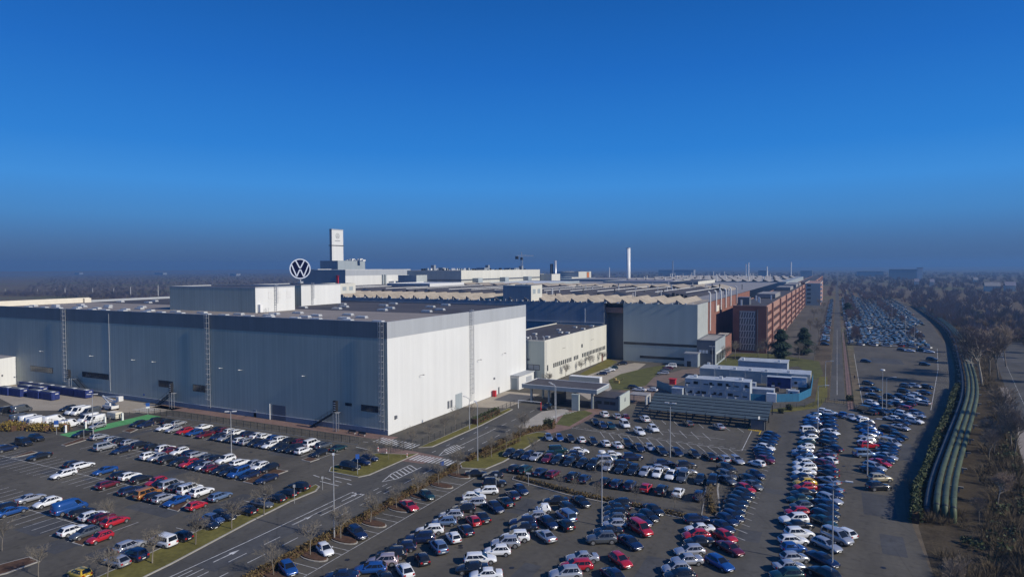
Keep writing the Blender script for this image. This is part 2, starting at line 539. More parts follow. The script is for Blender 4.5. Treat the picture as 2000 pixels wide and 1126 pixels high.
verge('tree_strip', [(-17.0, 112.5), (-19.9, 110), (-22.2, 128), (-22.4, 136), (-20.6, 136), (-19.6, 126)], 'soil')
for pts in ([(140, 1060), (161, 1066), (186, 1046), (170, 1042)], [(326, 994), (347, 999), (372, 979), (352, 976)], [(474, 941), (493, 945), (563, 919), (532, 915)],
            [(119, 869), (128, 871), (175, 857), (163, 854)], [(22, 893), (34, 892), (74, 883), (62, 880)], [(-6, 1124), (12, 1120), (78, 1096), (58, 1087), (-6, 1104)],
            [(588, 898), (606, 902), (624, 896), (604, 892)], [(238, 842), (254, 845), (270, 838), (256, 836)]):
    verge('bark_bed', poly_px(pts), 'mulch')

TREE_BEDS = [63.6, 70.5, 77.0, 84.1, 91.3, 97.8, 104.7, 111.2]
for y in TREE_BEDS:
    mb = MB()
    el = [(-67.6 + 2.5 * math.cos(2 * math.pi * i / 16), y + 1.15 * math.sin(2 * math.pi * i / 16)) for i in range(16)]
    mb.prism(el, 0, .13, 1)
    el2 = [(-67.6 + 2.3 * math.cos(2 * math.pi * i / 16), y + .95 * math.sin(2 * math.pi * i / 16)) for i in range(16)]
    mb.prism(el2, .1, .30, 0)
    struct('tree_bed', mb, ['mulch', 'kerb'])

# painted lines
ml = MB()
ZL = Z * 4
LANES = {'a': 62.8, 'b': 78.6, 'c': 94.4}


def bays(mb, x0, x1, y, half=4.9, pitch=2.45, z=ZL, mid=True, sides=(1, -1)):
    if mid:
        mb.strip([(x0, y), (x1, y)], .12, z)
    x = x0
    while x <= x1 + .01:
        for s in sides:
            mb.strip([(x, y + s * .1), (x, y + s * half)], .11, z + .0002)
        x += pitch


bays(ml, -172, -102.5, 62.8)
bays(ml, -178, -105, 78.6)
bays(ml, -158, -106, 94.6)
bays(ml, -168, -100, 112.6)
for y in (63.5, 68.9, 73.5, 77.0, 82.5, 86.6):
    ml.strip([(-90.8, y), (-95.6, y)], .12, ZL)
# gate lot
ml.strip([(-61.6, 158), (-61.6, 173)], .14, ZL)
ml.strip([(-61.6, 158), (-19, 155)], .14, ZL)
ml.strip([(-19, 155), (-19.1, 175.5)], .14, ZL)
for i in range(18):
    x = -61 + i * 2.45
    ml.strip([(x, 158 - (x + 61) * .07 + 1.2), (x + 1.2, 158 - (x + 61) * .07 + 1.1)], .12, ZL)
    if 2 < i < 17:
        ml.strip([(x, 157.8 - (x + 61.6) * .07), (x + 3.0, 152.6 - (x + 61.6) * .07)], .11, ZL)
for i in range(9):
    x = -50 + i * 2.9
    ml.strip([(x, 161), (x - 3.2, 167.4)], .11, ZL)
ml.strip([(-50, 165), (-24, 163.4)], .11, ZL)
for i in range(8):
    x = -46 + i * 3.3
    ml.strip([(x, 177), (x + 2.2, 172.6)], .11, ZL)
# road: lane lines, zebra, hatched islands, arrows
ZR = Z * 5
ml.strip([(-82.2, 40), (-81.0, 57.2), (-80.8, 69.8), (-80.9, 84)], .16, ZR)
ml.strip([(-80.9, 84), (-81.0, 94.3)], .16, ZR)
for i in range(5):
    x = -80.9 + i * .62
    ml.strip([(x, 94.4), (x + .42, 94.4)], .4, ZR)
ml.strip([(-78.1, 83), (-78.1, 94.3)], .16, ZR)
ml.strip([(-79.5, 78), (-79.5, 88)], .13, ZR)
for y in (51, 57.5, 64, 70.5, 77, 83.5, 90, 96.5, 103, 109.5):
    ml.strip([(-77.6 if y < 76 else -75.15, y), (-77.6 if y < 76 else -75.15, y + 3.2)], .14, ZR)
    if y < 76: ml.strip([(-74.9, y + 1), (-74.9, y + 4.2)], .14, ZR)
for y in (97, 99.6): ml.strip([(-77.9, y), (-77.9, y + 1.6)], .13, ZR)
for y in (92.5, 96, 99): ml.strip([(-76.4, y), (-76.4, y + 1.5)], .12, ZR)


def arrow(x, y, s=1):
    ml.strip([(x, y), (x, y + 3.0 * s)], .2, ZR)
    ml.sheet([(x - .45, y + 3.0 * s), (x + .45, y + 3.0 * s), (x, y + 4.6 * s)], ZR)


arrow(-79.5, 63); arrow(-79.5, 90); arrow(-79.4, 78)
ml.strip([(-79.0, 55), (-79.0, 61)], .14, ZR); ml.strip([(-80.0, 52), (-80.0, 60)], .14, ZR)
for (y0, y1, xl, xr) in ((101.8, 113.0, -81.0, -78.0), (121.6, 130.5, -80.6, -77.8)):
    ml.strip([(xl + 1.4, y0), (xl, y0 + 5), (xl, y1)], .2, ZR)
    ml.strip([(xl + 1.4, y0), (xr, y0 + 3), (xr, y1)], .2, ZR)
    for i in range(7):
        yy = y0 + 2.2 + i * (y1 - y0 - 2) / 7.5
        ml.strip([(xl + .2, yy + 1.6), (xr - .1, yy)], .28, ZR)
ml.strip([(-79.2, 130.5), (-79.2, 146)], .15, ZR)
for y in range(146, 176, 6):
    ml.strip([(-79.3, y), (-79.3, y + 3)], .14, ZR)
for y in (122, 128, 134.5, 141, 147): ml.strip([(-75.4, y), (-75.4, y + 2.6)], .13, ZR); ml.strip([(-82, y + 1), (-82, y + 2.6)], .13, ZR)
for i in range(11):
    x = -83.3 + i * .95
    ml.strip([(x, 116.2), (x, 120.2)], .52, ZR)
for i in range(12):   # zebra by the hall corner
    x = -100.0 + i * 1.05
    ml.strip([(x, 124.6 - i * .12), (x, 128.8 - i * .12)], .5, ZL)
for i in range(9):
    x = -187.5 + i * .8
    ml.strip([(x, 121.8), (x, 126)], .4, ZL + .004)
for i in range(9):
    ml.strip([(-66.2 + i * .35 - 4, 167 + i * 1.2), (-69.6 + i * .35 - 2, 167 + i * 1.2)], .4, Z * 7)
for (p, q) in (((612, 927), (624, 931)), ((634, 932), (646, 936)), ((625, 939), (661, 948)), ((653, 930), (686, 937)), ((655, 938), (667, 941)), ((678, 943), (687, 946)), ((695, 872), (722, 878))):
    ml.strip([at(*p), at(*q)], .22, ZL)
# west lane behind the fence: short white bars
for i in range(26):
    x = -171 + i * 2.75
    ml.strip([(x, 123.6), (x + 1.5, 123.6)], .14, ZL)
# roadside bays
ml.strip([(-64.6, 50), (-64.4, 112)], .10, ZL)
for y in [61, 66, 68, 73, 74.5, 79.5, 81.5, 86.5, 88.5, 93.5, 95.5, 100, 102.5, 107]:
    ml.strip([(-64.5, y), (-69.2, y)], .09, ZL)
# east lot edge lines and bays
ml.strip([(7.4, 222.5), (7.7, 351)], .13, Z * 5)
ml.strip([(24.9, 222.9), (37.2, 313), (45.8, 390)], .13, Z * 5)
for y in range(232, 380, 3):
    ml.strip([(25.4 + (y - 223) * .134, y), (30.5 + (y - 223) * .134, y - 1)], .08, Z * 5)
for i in range(16):
    y = 106 + i * 2.9
    ml.strip([(-15.6 + .02 * i, y), (-12.2, y - 1.9)], .1, Z * 5)
for y in range(236, 480, 3):
    ml.strip([(1.0 - .55, y), (1.0 - .55, y + (2.2 if y > 260 else 3))], .13, Z * 5)
for y in range(120, 430, 3):
    x = 47.4 + (y - 241) * .142 + 3.2
    ml.strip([(x, y), (x + .2, y + 1.4)], .16, Z * 4)
struct('road_markings', ml, 'line')
yl = MB()
for i in range(7):
    yl.strip([at(1466 + i * 3.2, 833 + i * .6), at(1462 + i * 3.2, 838 + i * .6)], .3, ZL)
yl.strip([at(1466, 832), at(1488, 836)], .2, ZL); yl.strip([at(1462, 839), at(1484, 842)], .2, ZL); yl.strip([at(1488, 836), at(1482, 850)], .25, ZL)
yl.strip([at(1500, 842), at(1510, 844)], .5, ZL)
struct('yellow_markings', yl, 'yellow_paint')


# patched asphalt and drain covers
rr = random.Random(17)
mp = MB()
pq = []
for i in range(70):
    x, y = rr.uniform(-165, -5), rr.uniform(52, 155)
    if -96 < x < -63: continue
    w, h = rr.uniform(.8, 3.2), rr.uniform(.6, 7)
    if rr.random() < .4: w, h = h, w
    if any(abs(x - a) < w + c + .2 and abs(y - b) < h + d + .2 for a, b, c, d in pq): continue
    pq.append((x, y, w, h))
    mp.sheet([(x - w, y - h), (x + w, y - h), (x + w, y + h), (x - w, y + h)], Z * 2.5)
for (x, y, w, h) in ((-79, 70, 2.2, 9), (-76.5, 112, 1.4, 5), (-82.5, 140, 1.2, 12), (0.6, 330, 1, 20), (20, 330, 6, 9), (7, 130, 2.5, 6), (8, 112, 1.6, 4), (14, 170, 2, 8)):
    mp.sheet([(x - w, y - h), (x + w, y - h), (x + w, y + h), (x - w, y + h)], Z * 3.5)
struct('asphalt_patch', mp, 'asphalt_dark')
md = MB()
for i in range(70):
    x, y = rr.uniform(-160, 10), rr.uniform(50, 160)
    md.sheet([(x + .38 * math.cos(a * .785), y + .38 * math.sin(a * .785)) for a in range(8)], Z * 5.5)
struct('drain_covers', md, 'black')

# ------------------------------------------------------------------ big hall
def lattice_ladder(name, x, y, z0, z1, axis, parent, w=.9, out=.55, side=-1):
    """caged access ladder standing off a wall; axis 'x' = wall runs along x (faces side*y), 'y' = wall runs along y (faces +x)"""
    mb = MB()
    def pt(u, o, z):
        return (x + u, y + side * o, z) if axis == 'x' else (x + o, y + u, z)
    for u in (-w / 2, w / 2):
        mb.beam(pt(u, out * .55, z0), pt(u, out * .55, z1 + 1.0), .11)
    z = z0 + .4
    while z < z1 + .8:
        mb.beam(pt(-w / 2, out * .55, z), pt(w / 2, out * .55, z), .06)
        z += .8
    z = z0 + 2.5
    while z < z1 + 1:
        mb.beam(pt(-w / 2, out * .55, z), pt(-w / 2, out * 1.9, z), .07)
        mb.beam(pt(w / 2, out * .55, z), pt(w / 2, out * 1.9, z), .07)
        mb.beam(pt(-w / 2, out * 1.9, z), pt(w / 2, out * 1.9, z), .07)
        z += 1.5
    for u in (-w / 2, 0, w / 2):
        mb.beam(pt(u, out * 1.9, z0 + 2.5), pt(u, out * 1.9, z1 + .9), .06)
    return mb.build(name, 'steel', parent)


HX0, HX1, HY0, HY1, HH, HB = -283.0, -100.4, 131.0, 212.0, 28.35, 24.3
hall = thing('assembly_hall', 'huge flat-roofed white clad hall, shade-grey in front, with a darker band round its top', 'factory hall', ((HX0 + HX1) / 2, (HY0 + HY1) / 2, 0))
mb = MB()
def wallslab(mb, z0, z1, ma, mbb, t=0.0):
    mb.face([(HX0 - t, HY0 - t, z0), (HX1 + t, HY0 - t, z0), (HX1 + t, HY0 - t, z1), (HX0 - t, HY0 - t, z1)], ma)
    mb.face([(HX1 + t, HY0 - t, z0), (HX1 + t, HY1 + t, z0), (HX1 + t, HY1 + t, z1), (HX1 + t, HY0 - t, z1)], mbb)
    mb.face([(HX1 + t, HY1 + t, z0), (HX0 - t, HY1 + t, z0), (HX0 - t, HY1 + t, z1), (HX1 + t, HY1 + t, z1)], mbb)
    mb.face([(HX0 - t, HY1 + t, z0), (HX0 - t, HY0 - t, z0), (HX0 - t, HY0 - t, z1), (HX0 - t, HY1 + t, z1)], mbb)
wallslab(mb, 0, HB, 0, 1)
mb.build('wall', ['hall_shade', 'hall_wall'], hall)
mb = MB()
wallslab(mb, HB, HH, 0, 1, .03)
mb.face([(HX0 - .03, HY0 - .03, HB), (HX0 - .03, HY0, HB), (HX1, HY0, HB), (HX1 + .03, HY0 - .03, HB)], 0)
mb.build('fascia', ['hall_band_shade', 'hall_band'], hall)
mb = MB()
mb.face([(HX0, HY0, 28.0), (HX1, HY0, 28.0), (HX1, 166, 28.0), (HX0, 166, 28.0)], 0)
mb.face([(HX0, 166, 28.0), (HX1, 166, 28.0), (HX1, HY1, 28.0), (HX0, HY1, 28.0)], 1)
mb.build('roof', ['gravel', 'bitumen'], hall)
mb = MB()
mb.box(HX0 - .03, HX1 + .03, HY0 - .03, HY0 + .25, HH, HH + .12)
mb.box(HX1 - .25, HX1 + .03, HY0 + .25, HY1, HH, HH + .12)
mb.box(HX0 - .03, HX1 - .25, HY1 - .25, HY1 + .03, HH, HH + .25)
mb.build('coping', 'hall_band', hall)
MB().box(HX0 - .03, HX0 + .25, 165.9, HY1 - .25, 28.0, 28.9).build('low_parapet', 'hall_band', hall)
mb = MB().box(HX0 - .03, HX0 + .4, HY0 + .25, 165.9, 28.0, 30.0)
mb.box(HX0 + .4, HX0 + 1.6, 163.2, 165.9, 28.0, 29.8)
mb.build('parapet', 'parapet', hall)
rr = random.Random(3)
n_sky = 0
for row, (yy, x0, x1, st) in enumerate(((132.6, -262, -104, 9.2), (138.0, -270, -110, 13.5), (143.2, -266, -112, 16.5), (149.5, -262, -116, 19), (171, -270, -112, 17), (180, -262, -112, 21), (192, -262, -112, 19), (203, -262, -112, 22))):
    x = x0
    while x < x1:
        xx = x + rr.uniform(-1.6, 1.6)
        x += st
        if (-208 < xx < -160 and 140 < yy < 168) or (-206 < xx < -172 and 175 < yy < 205):
            continue
        m2 = MB()
        m2.box(xx - 1.7, xx + 1.7, yy - .75, yy + .75, 28.0, 28.42, 1)
        m2.prism([(xx - 1.55, yy - .62), (xx + 1.55, yy - .62), (xx + 1.55, yy + .62), (xx - 1.55, yy + .62)], 28.42, 28.62, 0)
        m2.build('skylight', ['skylight', 'steel'], hall)
        n_sky += 1
# penthouses on the roof
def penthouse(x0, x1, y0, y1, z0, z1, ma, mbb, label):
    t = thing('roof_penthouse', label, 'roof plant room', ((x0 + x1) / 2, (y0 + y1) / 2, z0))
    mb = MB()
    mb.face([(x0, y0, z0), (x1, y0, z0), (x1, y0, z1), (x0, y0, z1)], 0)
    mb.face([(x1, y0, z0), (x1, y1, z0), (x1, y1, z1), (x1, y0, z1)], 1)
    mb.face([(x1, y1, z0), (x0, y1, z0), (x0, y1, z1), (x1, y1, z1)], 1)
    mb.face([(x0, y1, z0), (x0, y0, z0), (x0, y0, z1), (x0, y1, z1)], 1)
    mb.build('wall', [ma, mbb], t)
    mb = MB().sheet([(x0 + .3, y0 + .3), (x1 - .3, y0 + .3), (x1 - .3, y1 - .3), (x0 + .3, y1 - .3)], z1 - .25)
    mb.build('roof', 'bitumen', t)
    mb = MB()
    mb.box(x0 - .04, x1 + .04, y0 - .04, y0 + .3, z1 - .3, z1 + .1)
    mb.box(x0 - .04, x1 + .04, y1 - .3, y1 + .04, z1 - .3, z1 + .1)
    mb.box(x0 - .04, x0 + .3, y0 + .3, y1 - .3, z1 - .3, z1 + .1)
    mb.box(x1 - .3, x1 + .04, y0 + .3, y1 - .3, z1 - .3, z1 + .1)
    mb.build('coping', 'hall_band', t)
    return t
p1 = penthouse(-204.2, -163.4, 146.6, 163.2, 28.0, 36.0, 'hall_shade', 'hall_wall', 'long box-shaped roof storey with a shade-grey front and white right wall beside the round sign')
for k, yy in enumerate((151.8, 155.2, 159.6)):
    bx('vent_louvre', -163.4, -163.33, yy, yy + 1.9, 32.2, 34.6, 'frame', p1)
lattice_ladder('ladder', -163.4, 154.6, 28.2, 35.9, 'y', p1, w=.8, out=.5)
m2 = MB().box(-163.3, -162.2, 147.4, 148.6, 28.2, 30.6); m2.build('cabinet', 'white', p1)
m2 = MB()
for z in (28.6, 29.3): m2.beam((-162.6, 148.7, z), (-162.6, 151, z), .06)
for y in (148.8, 149.9, 151): m2.beam((-162.6, y, 28), (-162.6, y, 29.4), .06)
m2.build('railing', 'steel', p1)
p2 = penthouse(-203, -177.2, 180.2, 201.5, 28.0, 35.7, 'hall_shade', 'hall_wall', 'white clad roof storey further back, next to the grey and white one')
lattice_ladder('ladder', -177.2, 185.6, 28.2, 35.6, 'y', p2, w=.8, out=.5)
m2 = MB().sheet([(-204, 163.2), (-170, 163.2), (-172, 180), (-203, 180)], 35.4)
m2 = MB().box(-203, -181, 163.4, 180.1, 28.0, 34.9)
m2.build('link_passage', 'anthracite', p2)
# windows, doors, ladders and stair on the long grey wall
def win_y(x0, x1, z0, z1, n, name='window'):
    f = MB().box(x0 - .08, x1 + .08, HY0 - .07, HY0, z0 - .08, z1 + .08).build(name, 'dark_steel', hall)
    w = (x1 - x0) / n
    g = MB()
    for i in range(n):
        g.box(x0 + i * w + .05, x0 + (i + 1) * w - .05, HY0 - .10, HY0 - .07, z0 + .04, z1 - .04)
    g.build('pane', 'glass', f)
    return f
win_y(-259.2, -245.5, 5.6, 7.4, 9)
win_y(-228.1, -213.8, 5.7, 7.4, 9)
win_y(-188.5, -181.9, 5.5, 7.4, 4)
win_y(-172.7, -166.8, 5.4, 7.3, 4)
win_y(-108.8, -103.1, 5.5, 7.0, 4)
win_y(-114.0, -112.0, 6.4, 7.0, 1)
for xx in (-237.2, -165.4, -101.9):
    lattice_ladder('ladder', xx, HY0, 1.0, 27.6, 'x', hall, w=1.0, out=.6)
f = MB().box(-140.2, -135.1, HY0 - .06, HY0, 0, 4.2).build('roller_door', 'anthracite', hall)
m2 = MB().tube((-140.7, HY0 - .4, 0), (-140.7, HY0 - .4, 4.4), .12, n=6); m2.build('guard_post', 'frame', hall)
m2 = MB().box(-147.4, -146.4, HY0 - .05, HY0, 0, 2.2); m2.build('door', 'grey_clad', hall)
m2 = MB().box(-213.1, -212.95, HY0 - .12, HY0, 2, 27.4); m2.build('drainpipe', 'steel', hall)
m2 = MB().box(-196.2, -195.5, HY0 - .04, HY0, 2.0, 2.5); m2.build('blue_plate', 'sign_blue', hall)
m2 = MB().box(HX0, HX1, HY0 - .14, HY0 - .03, 1.3, 1.42); m2.build('base_rail', 'frame', hall)
m2 = MB().box(HX0, HX1 - .02, HY0 - .05, HY0 - .035, 0, 1.25); m2.build('plinth', 'bluegrey_clad', hall)
def door_stair(xt, xf, zl, label):
    """steel stair parallel to the wall up to a landing, with a lattice post carrying a banner of plates"""
    t = thing('steel_stair', label, 'outdoor staircase', ((xt + xf) / 2, HY0 - 1.2, 0), 'steel stairs on the grey wall')
    y0, y1 = HY0 - 1.9, HY0 - .6
    mb = MB()
    n = int(zl / .3)
    s = 1 if xt > xf else -1
    xl = xt - s * 1.2
    for i in range(n):
        u = (i + .5) / n
        xx = xf + (xl - xf) * u
        mb.box(xx - .18, xx + .18, y0, y1, zl * (i + 1) / n - .05, zl * (i + 1) / n)
    mb.build('treads', 'dark_steel', t)
    mb = MB()
    for y in (y0 - .03, y1 + .03):
        mb.beam((xf, y, 0), (xl, y, zl), .1, .28)
        mb.beam((xf, y, 1.05), (xl, y, zl + 1.05), .05)
        for i in range(5):
            u = i / 4
            mb.beam((xf + (xl - xf) * u, y, zl * u), (xf + (xl - xf) * u, y, zl * u + 1.05), .05)
    mb.build('handrail', 'dark_steel', t)
    mb = MB().box(min(xl, xt), max(xl, xt), y0, y1, zl - .1, zl)
    mb.build('landing', 'steel', t)
    mb = MB()
    for xx in (xt - .55, xt + .55):
        for yy in (y0 - .1, y0 - .9):
            mb.beam((xx, yy, 0), (xx, yy, zl + .4), .09)
    for i in range(5):
        z = zl * i / 5
        for yy in (y0 - .1, y0 - .9):
            mb.beam((xt - .55, yy, z), (xt + .55, yy, z + zl / 5), .05)
            mb.beam((xt + .55, yy, z), (xt - .55, yy, z + zl / 5), .05)
    mb.build('lattice_tower', 'steel', t)
    mb = MB().box(xt - .55, xt + .55, y0 - .95, y0 - .2, zl + .5, zl + 3.3)
    b = mb.build('switch_cabinet', 'black', t)
    mb = MB()
    for k in range(4):
        mb.box(xt - .4 + .1 * (k % 2), xt + .3, y0 - .98, y0 - .95, zl + .9 + k * .6, zl + 1.1 + k * .6)
    mb.build('pale_panel', 'frame', b)
door_stair(-179.3, -187.5, 4.3, 'dark steel stair below the small window pair left of the middle ladder')
door_stair(-115.2, -124.6, 4.6, 'dark steel stair with lattice tower nearest the bright corner of the hall')
door_stair(-231.6, -222.6, 4.8, 'pale steel stair behind the row of blue skips')
# bright wall: shutter, grilles, ladder, dock
bx('roller_shutter', HX1, HX1 + .06, 163.2, 167.0, 0, 4.6, 'grey_clad', hall)
for yy in (158.8, 160.4): bx('grille', HX1, HX1 + .05, yy, yy + 1.1, 1.2, 3.4, 'anthracite', hall)
lattice_ladder('ladder', HX1, 172.0, 1.0, 28.2, 'y', hall, w=1.0, out=.6)
bx('lamp_box', HX1, HX1 + .4, 133.6, 134.4, 3.6, 4.4, 'anthracite', hall)
bx('drain_pipe', HX1, HX1 + .15, 174.0, 174.2, 0, 24, 'frame', hall)
bx('door', HX1, HX1 + .05, 190.2, 191.2, 0, 2.2, 'anthracite', hall)
bx('plate', HX1, HX1 + .04, 187.0, 188.2, 5.2, 5.9, 'anthracite', hall)
for yy in (145, 176.5, 193.2):
    MB().beam((HX1, yy, 13), (HX1 + 1.2, yy, 13.3), .08).box(HX1 + 1.0, HX1 + 1.5, yy - .15, yy + .15, 13.2, 13.35).build('wall_lamp', 'dark_steel', hall)
for xx in (-251, -222, -200, -190, -160, -152, -128):
    MB().beam((xx, HY0, 13), (xx + .3, HY0 - 1.2, 13.2), .08).box(xx + .1, xx + .5, HY0 - 1.5, HY0 - 1.0, 13.15, 13.3).build('wall_lamp', 'frame', hall)
dk = thing('dock_house', 'low white loading dock house against the bright hall wall', 'loading dock', (HX1 + 2, 205, 0))
MB().box(HX1 + .02, HX1 + 3.2, 199.5, 211.8, 0, 4.6).build('wall', 'white_clad', dk)
MB().box(HX1 + .02, HX1 + 3.5, 199.3, 212.0, 4.6, 4.85).build('roof', 'hall_band', dk)
bx('dock_door', HX1 + 3.2, HX1 + 3.26, 205.2, 209.8, .5, 3.6, 'hall_band', dk)
MB().box(HX1 + .3, HX1 + 2.6, 199.42, 199.5, 0, 3.9).build('dock_door', 'grey_clad', dk)
t = tag(MB().box(HX1 + .5, HX1 + 1.5, 185.4, 186.3, 0, 1.9).box(HX1 + .45, HX1 + 1.55, 185.35, 186.35, 1.9, 2.0).build('red_locker', 'sign_red'), 'small red fire hose cabinet standing at the foot of the white hall wall', 'cabinet')


# ------------------------------------------------------------------ emblem
def emblem(mb, cx, cy, cz, r, m, t, ax, rings=True, line=.108):
    """round monogram: ring, V above W, drawn as raised bars in the plane with right-vector ax (2D) and up z"""
    ax = Vector((ax[0], ax[1], 0)).normalized()
    nrm = Vector((ax.y, -ax.x, 0))
    c = Vector((cx, cy, cz))
    def q(u, w, d): return c + ax * (u * r) + Vector((0, 0, w * r)) + nrm * d
    def bar(a, b, wd):
        a, b = Vector(a), Vector(b)
        d = (b - a).normalized(); n = Vector((-d.y, d.x)) * wd / 2
        P = [a - n, b - n, b + n, a + n]
        mb.face([q(p.x, p.y, t) for p in P], m)
        for i in range(4):
            j = (i + 1) % 4
            mb.face([q(P[i].x, P[i].y, 0), q(P[j].x, P[j].y, 0), q(P[j].x, P[j].y, t), q(P[i].x, P[i].y, t)], m)
    if rings:
        N = 48
        for i in range(N):
            a0, a1 = 2 * math.pi * i / N, 2 * math.pi * (i + 1) / N
            ri, ro = .90, 1.0
            A = [(math.cos(a0) * ri, math.sin(a0) * ri), (math.cos(a0) * ro, math.sin(a0) * ro), (math.cos(a1) * ro, math.sin(a1) * ro), (math.cos(a1) * ri, math.sin(a1) * ri)]
            mb.face([q(u, w, t) for u, w in A], m)
            mb.face([q(*A[1], 0), q(*A[2], 0), q(*A[2], t), q(*A[1], t)], m)
            mb.face([q(*A[3], 0), q(*A[0], 0), q(*A[0], t), q(*A[3], t)], m)
    L = line
    for s in (-1, 1):
        bar((s * .40, .80), (s * .045, .10), L)            # V strokes
        bar((s * .80, .40), (s * .335, -.775), L)           # W outer strokes
        bar((s * .335, -.775), (s * .03, -.06), L)           # W inner strokes
    bar((-.06, .075), (.06, .075), .06)
    bar((-.05, -.075), (.05, -.075), .06)


sgx, sgy = at(582, 553, 35.7)
sgx, sgy = -198.0, 201.0
dd = math.hypot(sgx, sgy)
sg = thing('round_sign', 'big round navy sign with white ring and letters on a short roof mast', 'sign', (sgx, sgy, 35.7))
axd = Vector((sgy, -sgx)).normalized()      # faces the car parks
axd = Vector((math.cos(R(38)), math.sin(R(38))))
nrm = Vector((axd.y, -axd.x, 0))
SR = 4.15
SC = Vector((sgx, sgy, 41.75))
mb = MB()
N = 56
for i in range(N):
    a0, a1 = 2 * math.pi * i / N, 2 * math.pi * (i + 1) / N
    def rp_(a, d, r=SR * .985): return SC + Vector((axd.x, axd.y, 0)) * (r * math.cos(a)) + Vector((0, 0, r * math.sin(a))) + nrm * d
    mb.face([SC + nrm * .35, rp_(a0, .35), rp_(a1, .35)], 0)
    mb.face([SC - nrm * .35, rp_(a1, -.35), rp_(a0, -.35)], 0)
    mb.face([rp_(a0, -.35), rp_(a1, -.35), rp_(a1, .35), rp_(a0, .35)], 0)
mb.build('disc', 'logo_navy', sg)
mb = MB()
emblem(mb, *(SC + nrm * .352), SR, 0, .14, axd)
mb.build('emblem', 'logo_white', sg)
MB().tube((sgx, sgy, 36.6), (sgx, sgy, 37.8), .26, n=12).build('mast', 'steel', sg)
mb = MB().prism([(sgx - .8, sgy - .8), (sgx + .8, sgy - .8), (sgx + .8, sgy + .8), (sgx - .8, sgy + .8)], 35.7, 36.6)
mb.build('base', 'steel', sg)
tag(MB().beam((aty(660, 222, 38), 222, 25), (aty(660, 222, 38), 222, 38.2), .45).beam((aty(660, 222, 38) - .5, 222, 36), (aty(660, 222, 38) + .6, 222, 38.8), .2).build('red_mast', 'sign_red'), 'thin red steel mast standing up behind the white roof storey', 'mast')
# ------------------------------------------------------------------ other buildings
def shell(x0, x1, y0, y1, z0, z1, mf, ms, parent, name='wall', mb2=None):  # many fronts get a darker cladding than the sides: shade in the colour
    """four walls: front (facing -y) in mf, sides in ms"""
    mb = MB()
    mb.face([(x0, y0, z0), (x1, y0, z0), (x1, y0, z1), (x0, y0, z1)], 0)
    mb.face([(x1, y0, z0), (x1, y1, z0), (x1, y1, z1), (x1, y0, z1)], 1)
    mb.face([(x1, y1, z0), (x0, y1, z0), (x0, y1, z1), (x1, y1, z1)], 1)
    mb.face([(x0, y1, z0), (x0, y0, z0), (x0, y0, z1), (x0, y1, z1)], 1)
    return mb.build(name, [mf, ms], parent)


def lid(x0, x1, y0, y1, z, m, parent, edge='parapet', ew=.3, eh=.35, name='roof'):
    MB().sheet([(x0 + ew, y0 + ew), (x1 - ew, y0 + ew), (x1 - ew, y1 - ew), (x0 + ew, y1 - ew)], z - eh).build(name, m, parent)
    mb = MB()
    mb.box(x0 - .03, x1 + .03, y0 - .03, y0 + ew, z - eh - .05, z + .06)
    mb.box(x0 - .03, x1 + .03, y1 - ew, y1 + .03, z - eh - .05, z + .06)
    mb.box(x0 - .03, x0 + ew, y0 + ew, y1 - ew, z - eh - .05, z + .06)
    mb.box(x1 - ew, x1 + .03, y0 + ew, y1 - ew, z - eh - .05, z + .06)
    mb.build('roof_edge', edge, parent)


# cream annex
an = thing('cream_annex', 'lower cream walled building with a black flat roof right of the big hall', 'workshop building', (-105, 248, 0))
AX = -93.5
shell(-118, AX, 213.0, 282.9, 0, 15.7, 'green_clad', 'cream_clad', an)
lid(-118, AX, 213.0, 282.9, 15.7, 'bitumen', an, 'cream_clad')
for i, (x, y) in enumerate(((-104, 220), (-98, 226), (-107, 234), (-100, 244), (-97, 244), (-105, 254), (-97, 262), (-103, 268), (-98, 276))):
    MB().box(x - .8, x + .8, y - .8, y + .8, 15.3, 15.9).build('skylight', 'skylight', an)
for x, y in ((-99.6, 214.6), (-97.4, 214.9), (-94.6, 215)):
    m2 = MB().tube((x, y, 15.3), (x, y, 16.7), .22, n=8); m2.tube((x, y, 16.7), (x - .5, y, 17.0), .22, n=8); m2.build('vent_pipe', 'steel', an)
def win_x(parent, X, y0, y1, z0, z1, m='glass', proud=.05, name='window'):
    return MB().box(X, X + proud, y0, y1, z0, z1).build(name, m, parent)
yy = 221.0
k = 0
while yy < 280:
    if not (238.5 < yy < 241 or 247 < yy < 250.5):
        win_x(an, AX, yy, yy + 1.15, 4.9, 6.5)
    yy += 1.9
win_x(an, AX, 215.2, 216.2, 4.4, 6.6); win_x(an, AX, 250.5, 252, 9.0, 10.4)
bx('door', AX, AX + .05, 276.0, 278.2, 0, 3.2, 'brick', an)
f = MB().box(-100.2, -95.4, 212.94, 213.0, 4.9, 6.9).build('window', 'dark_steel', an)
MB().box(-100, -97.9, 212.90, 212.94, 5.1, 6.7).box(-97.7, -95.6, 212.90, 212.94, 5.1, 6.7).build('pane', 'bluegrey_clad', f)
MB().box(-100.4, -99.4, 212.92, 213.0, 8.2, 9.0).build('grille', 'anthracite', an)
MB().box(-99.0, -97.8, 212.92, 213.0, 1.6, 3.2).build('grille', 'green_clad', an)
for y in (230, 262):
    MB().beam((AX, y, 11), (AX + 1.3, y, 11.4), .1).build('wall_lamp', 'dark_steel', an)
MB().beam((AX + .1, 214.2, 0), (AX + .1, 214.2, 15), .14).build('drainpipe', 'frame', an)

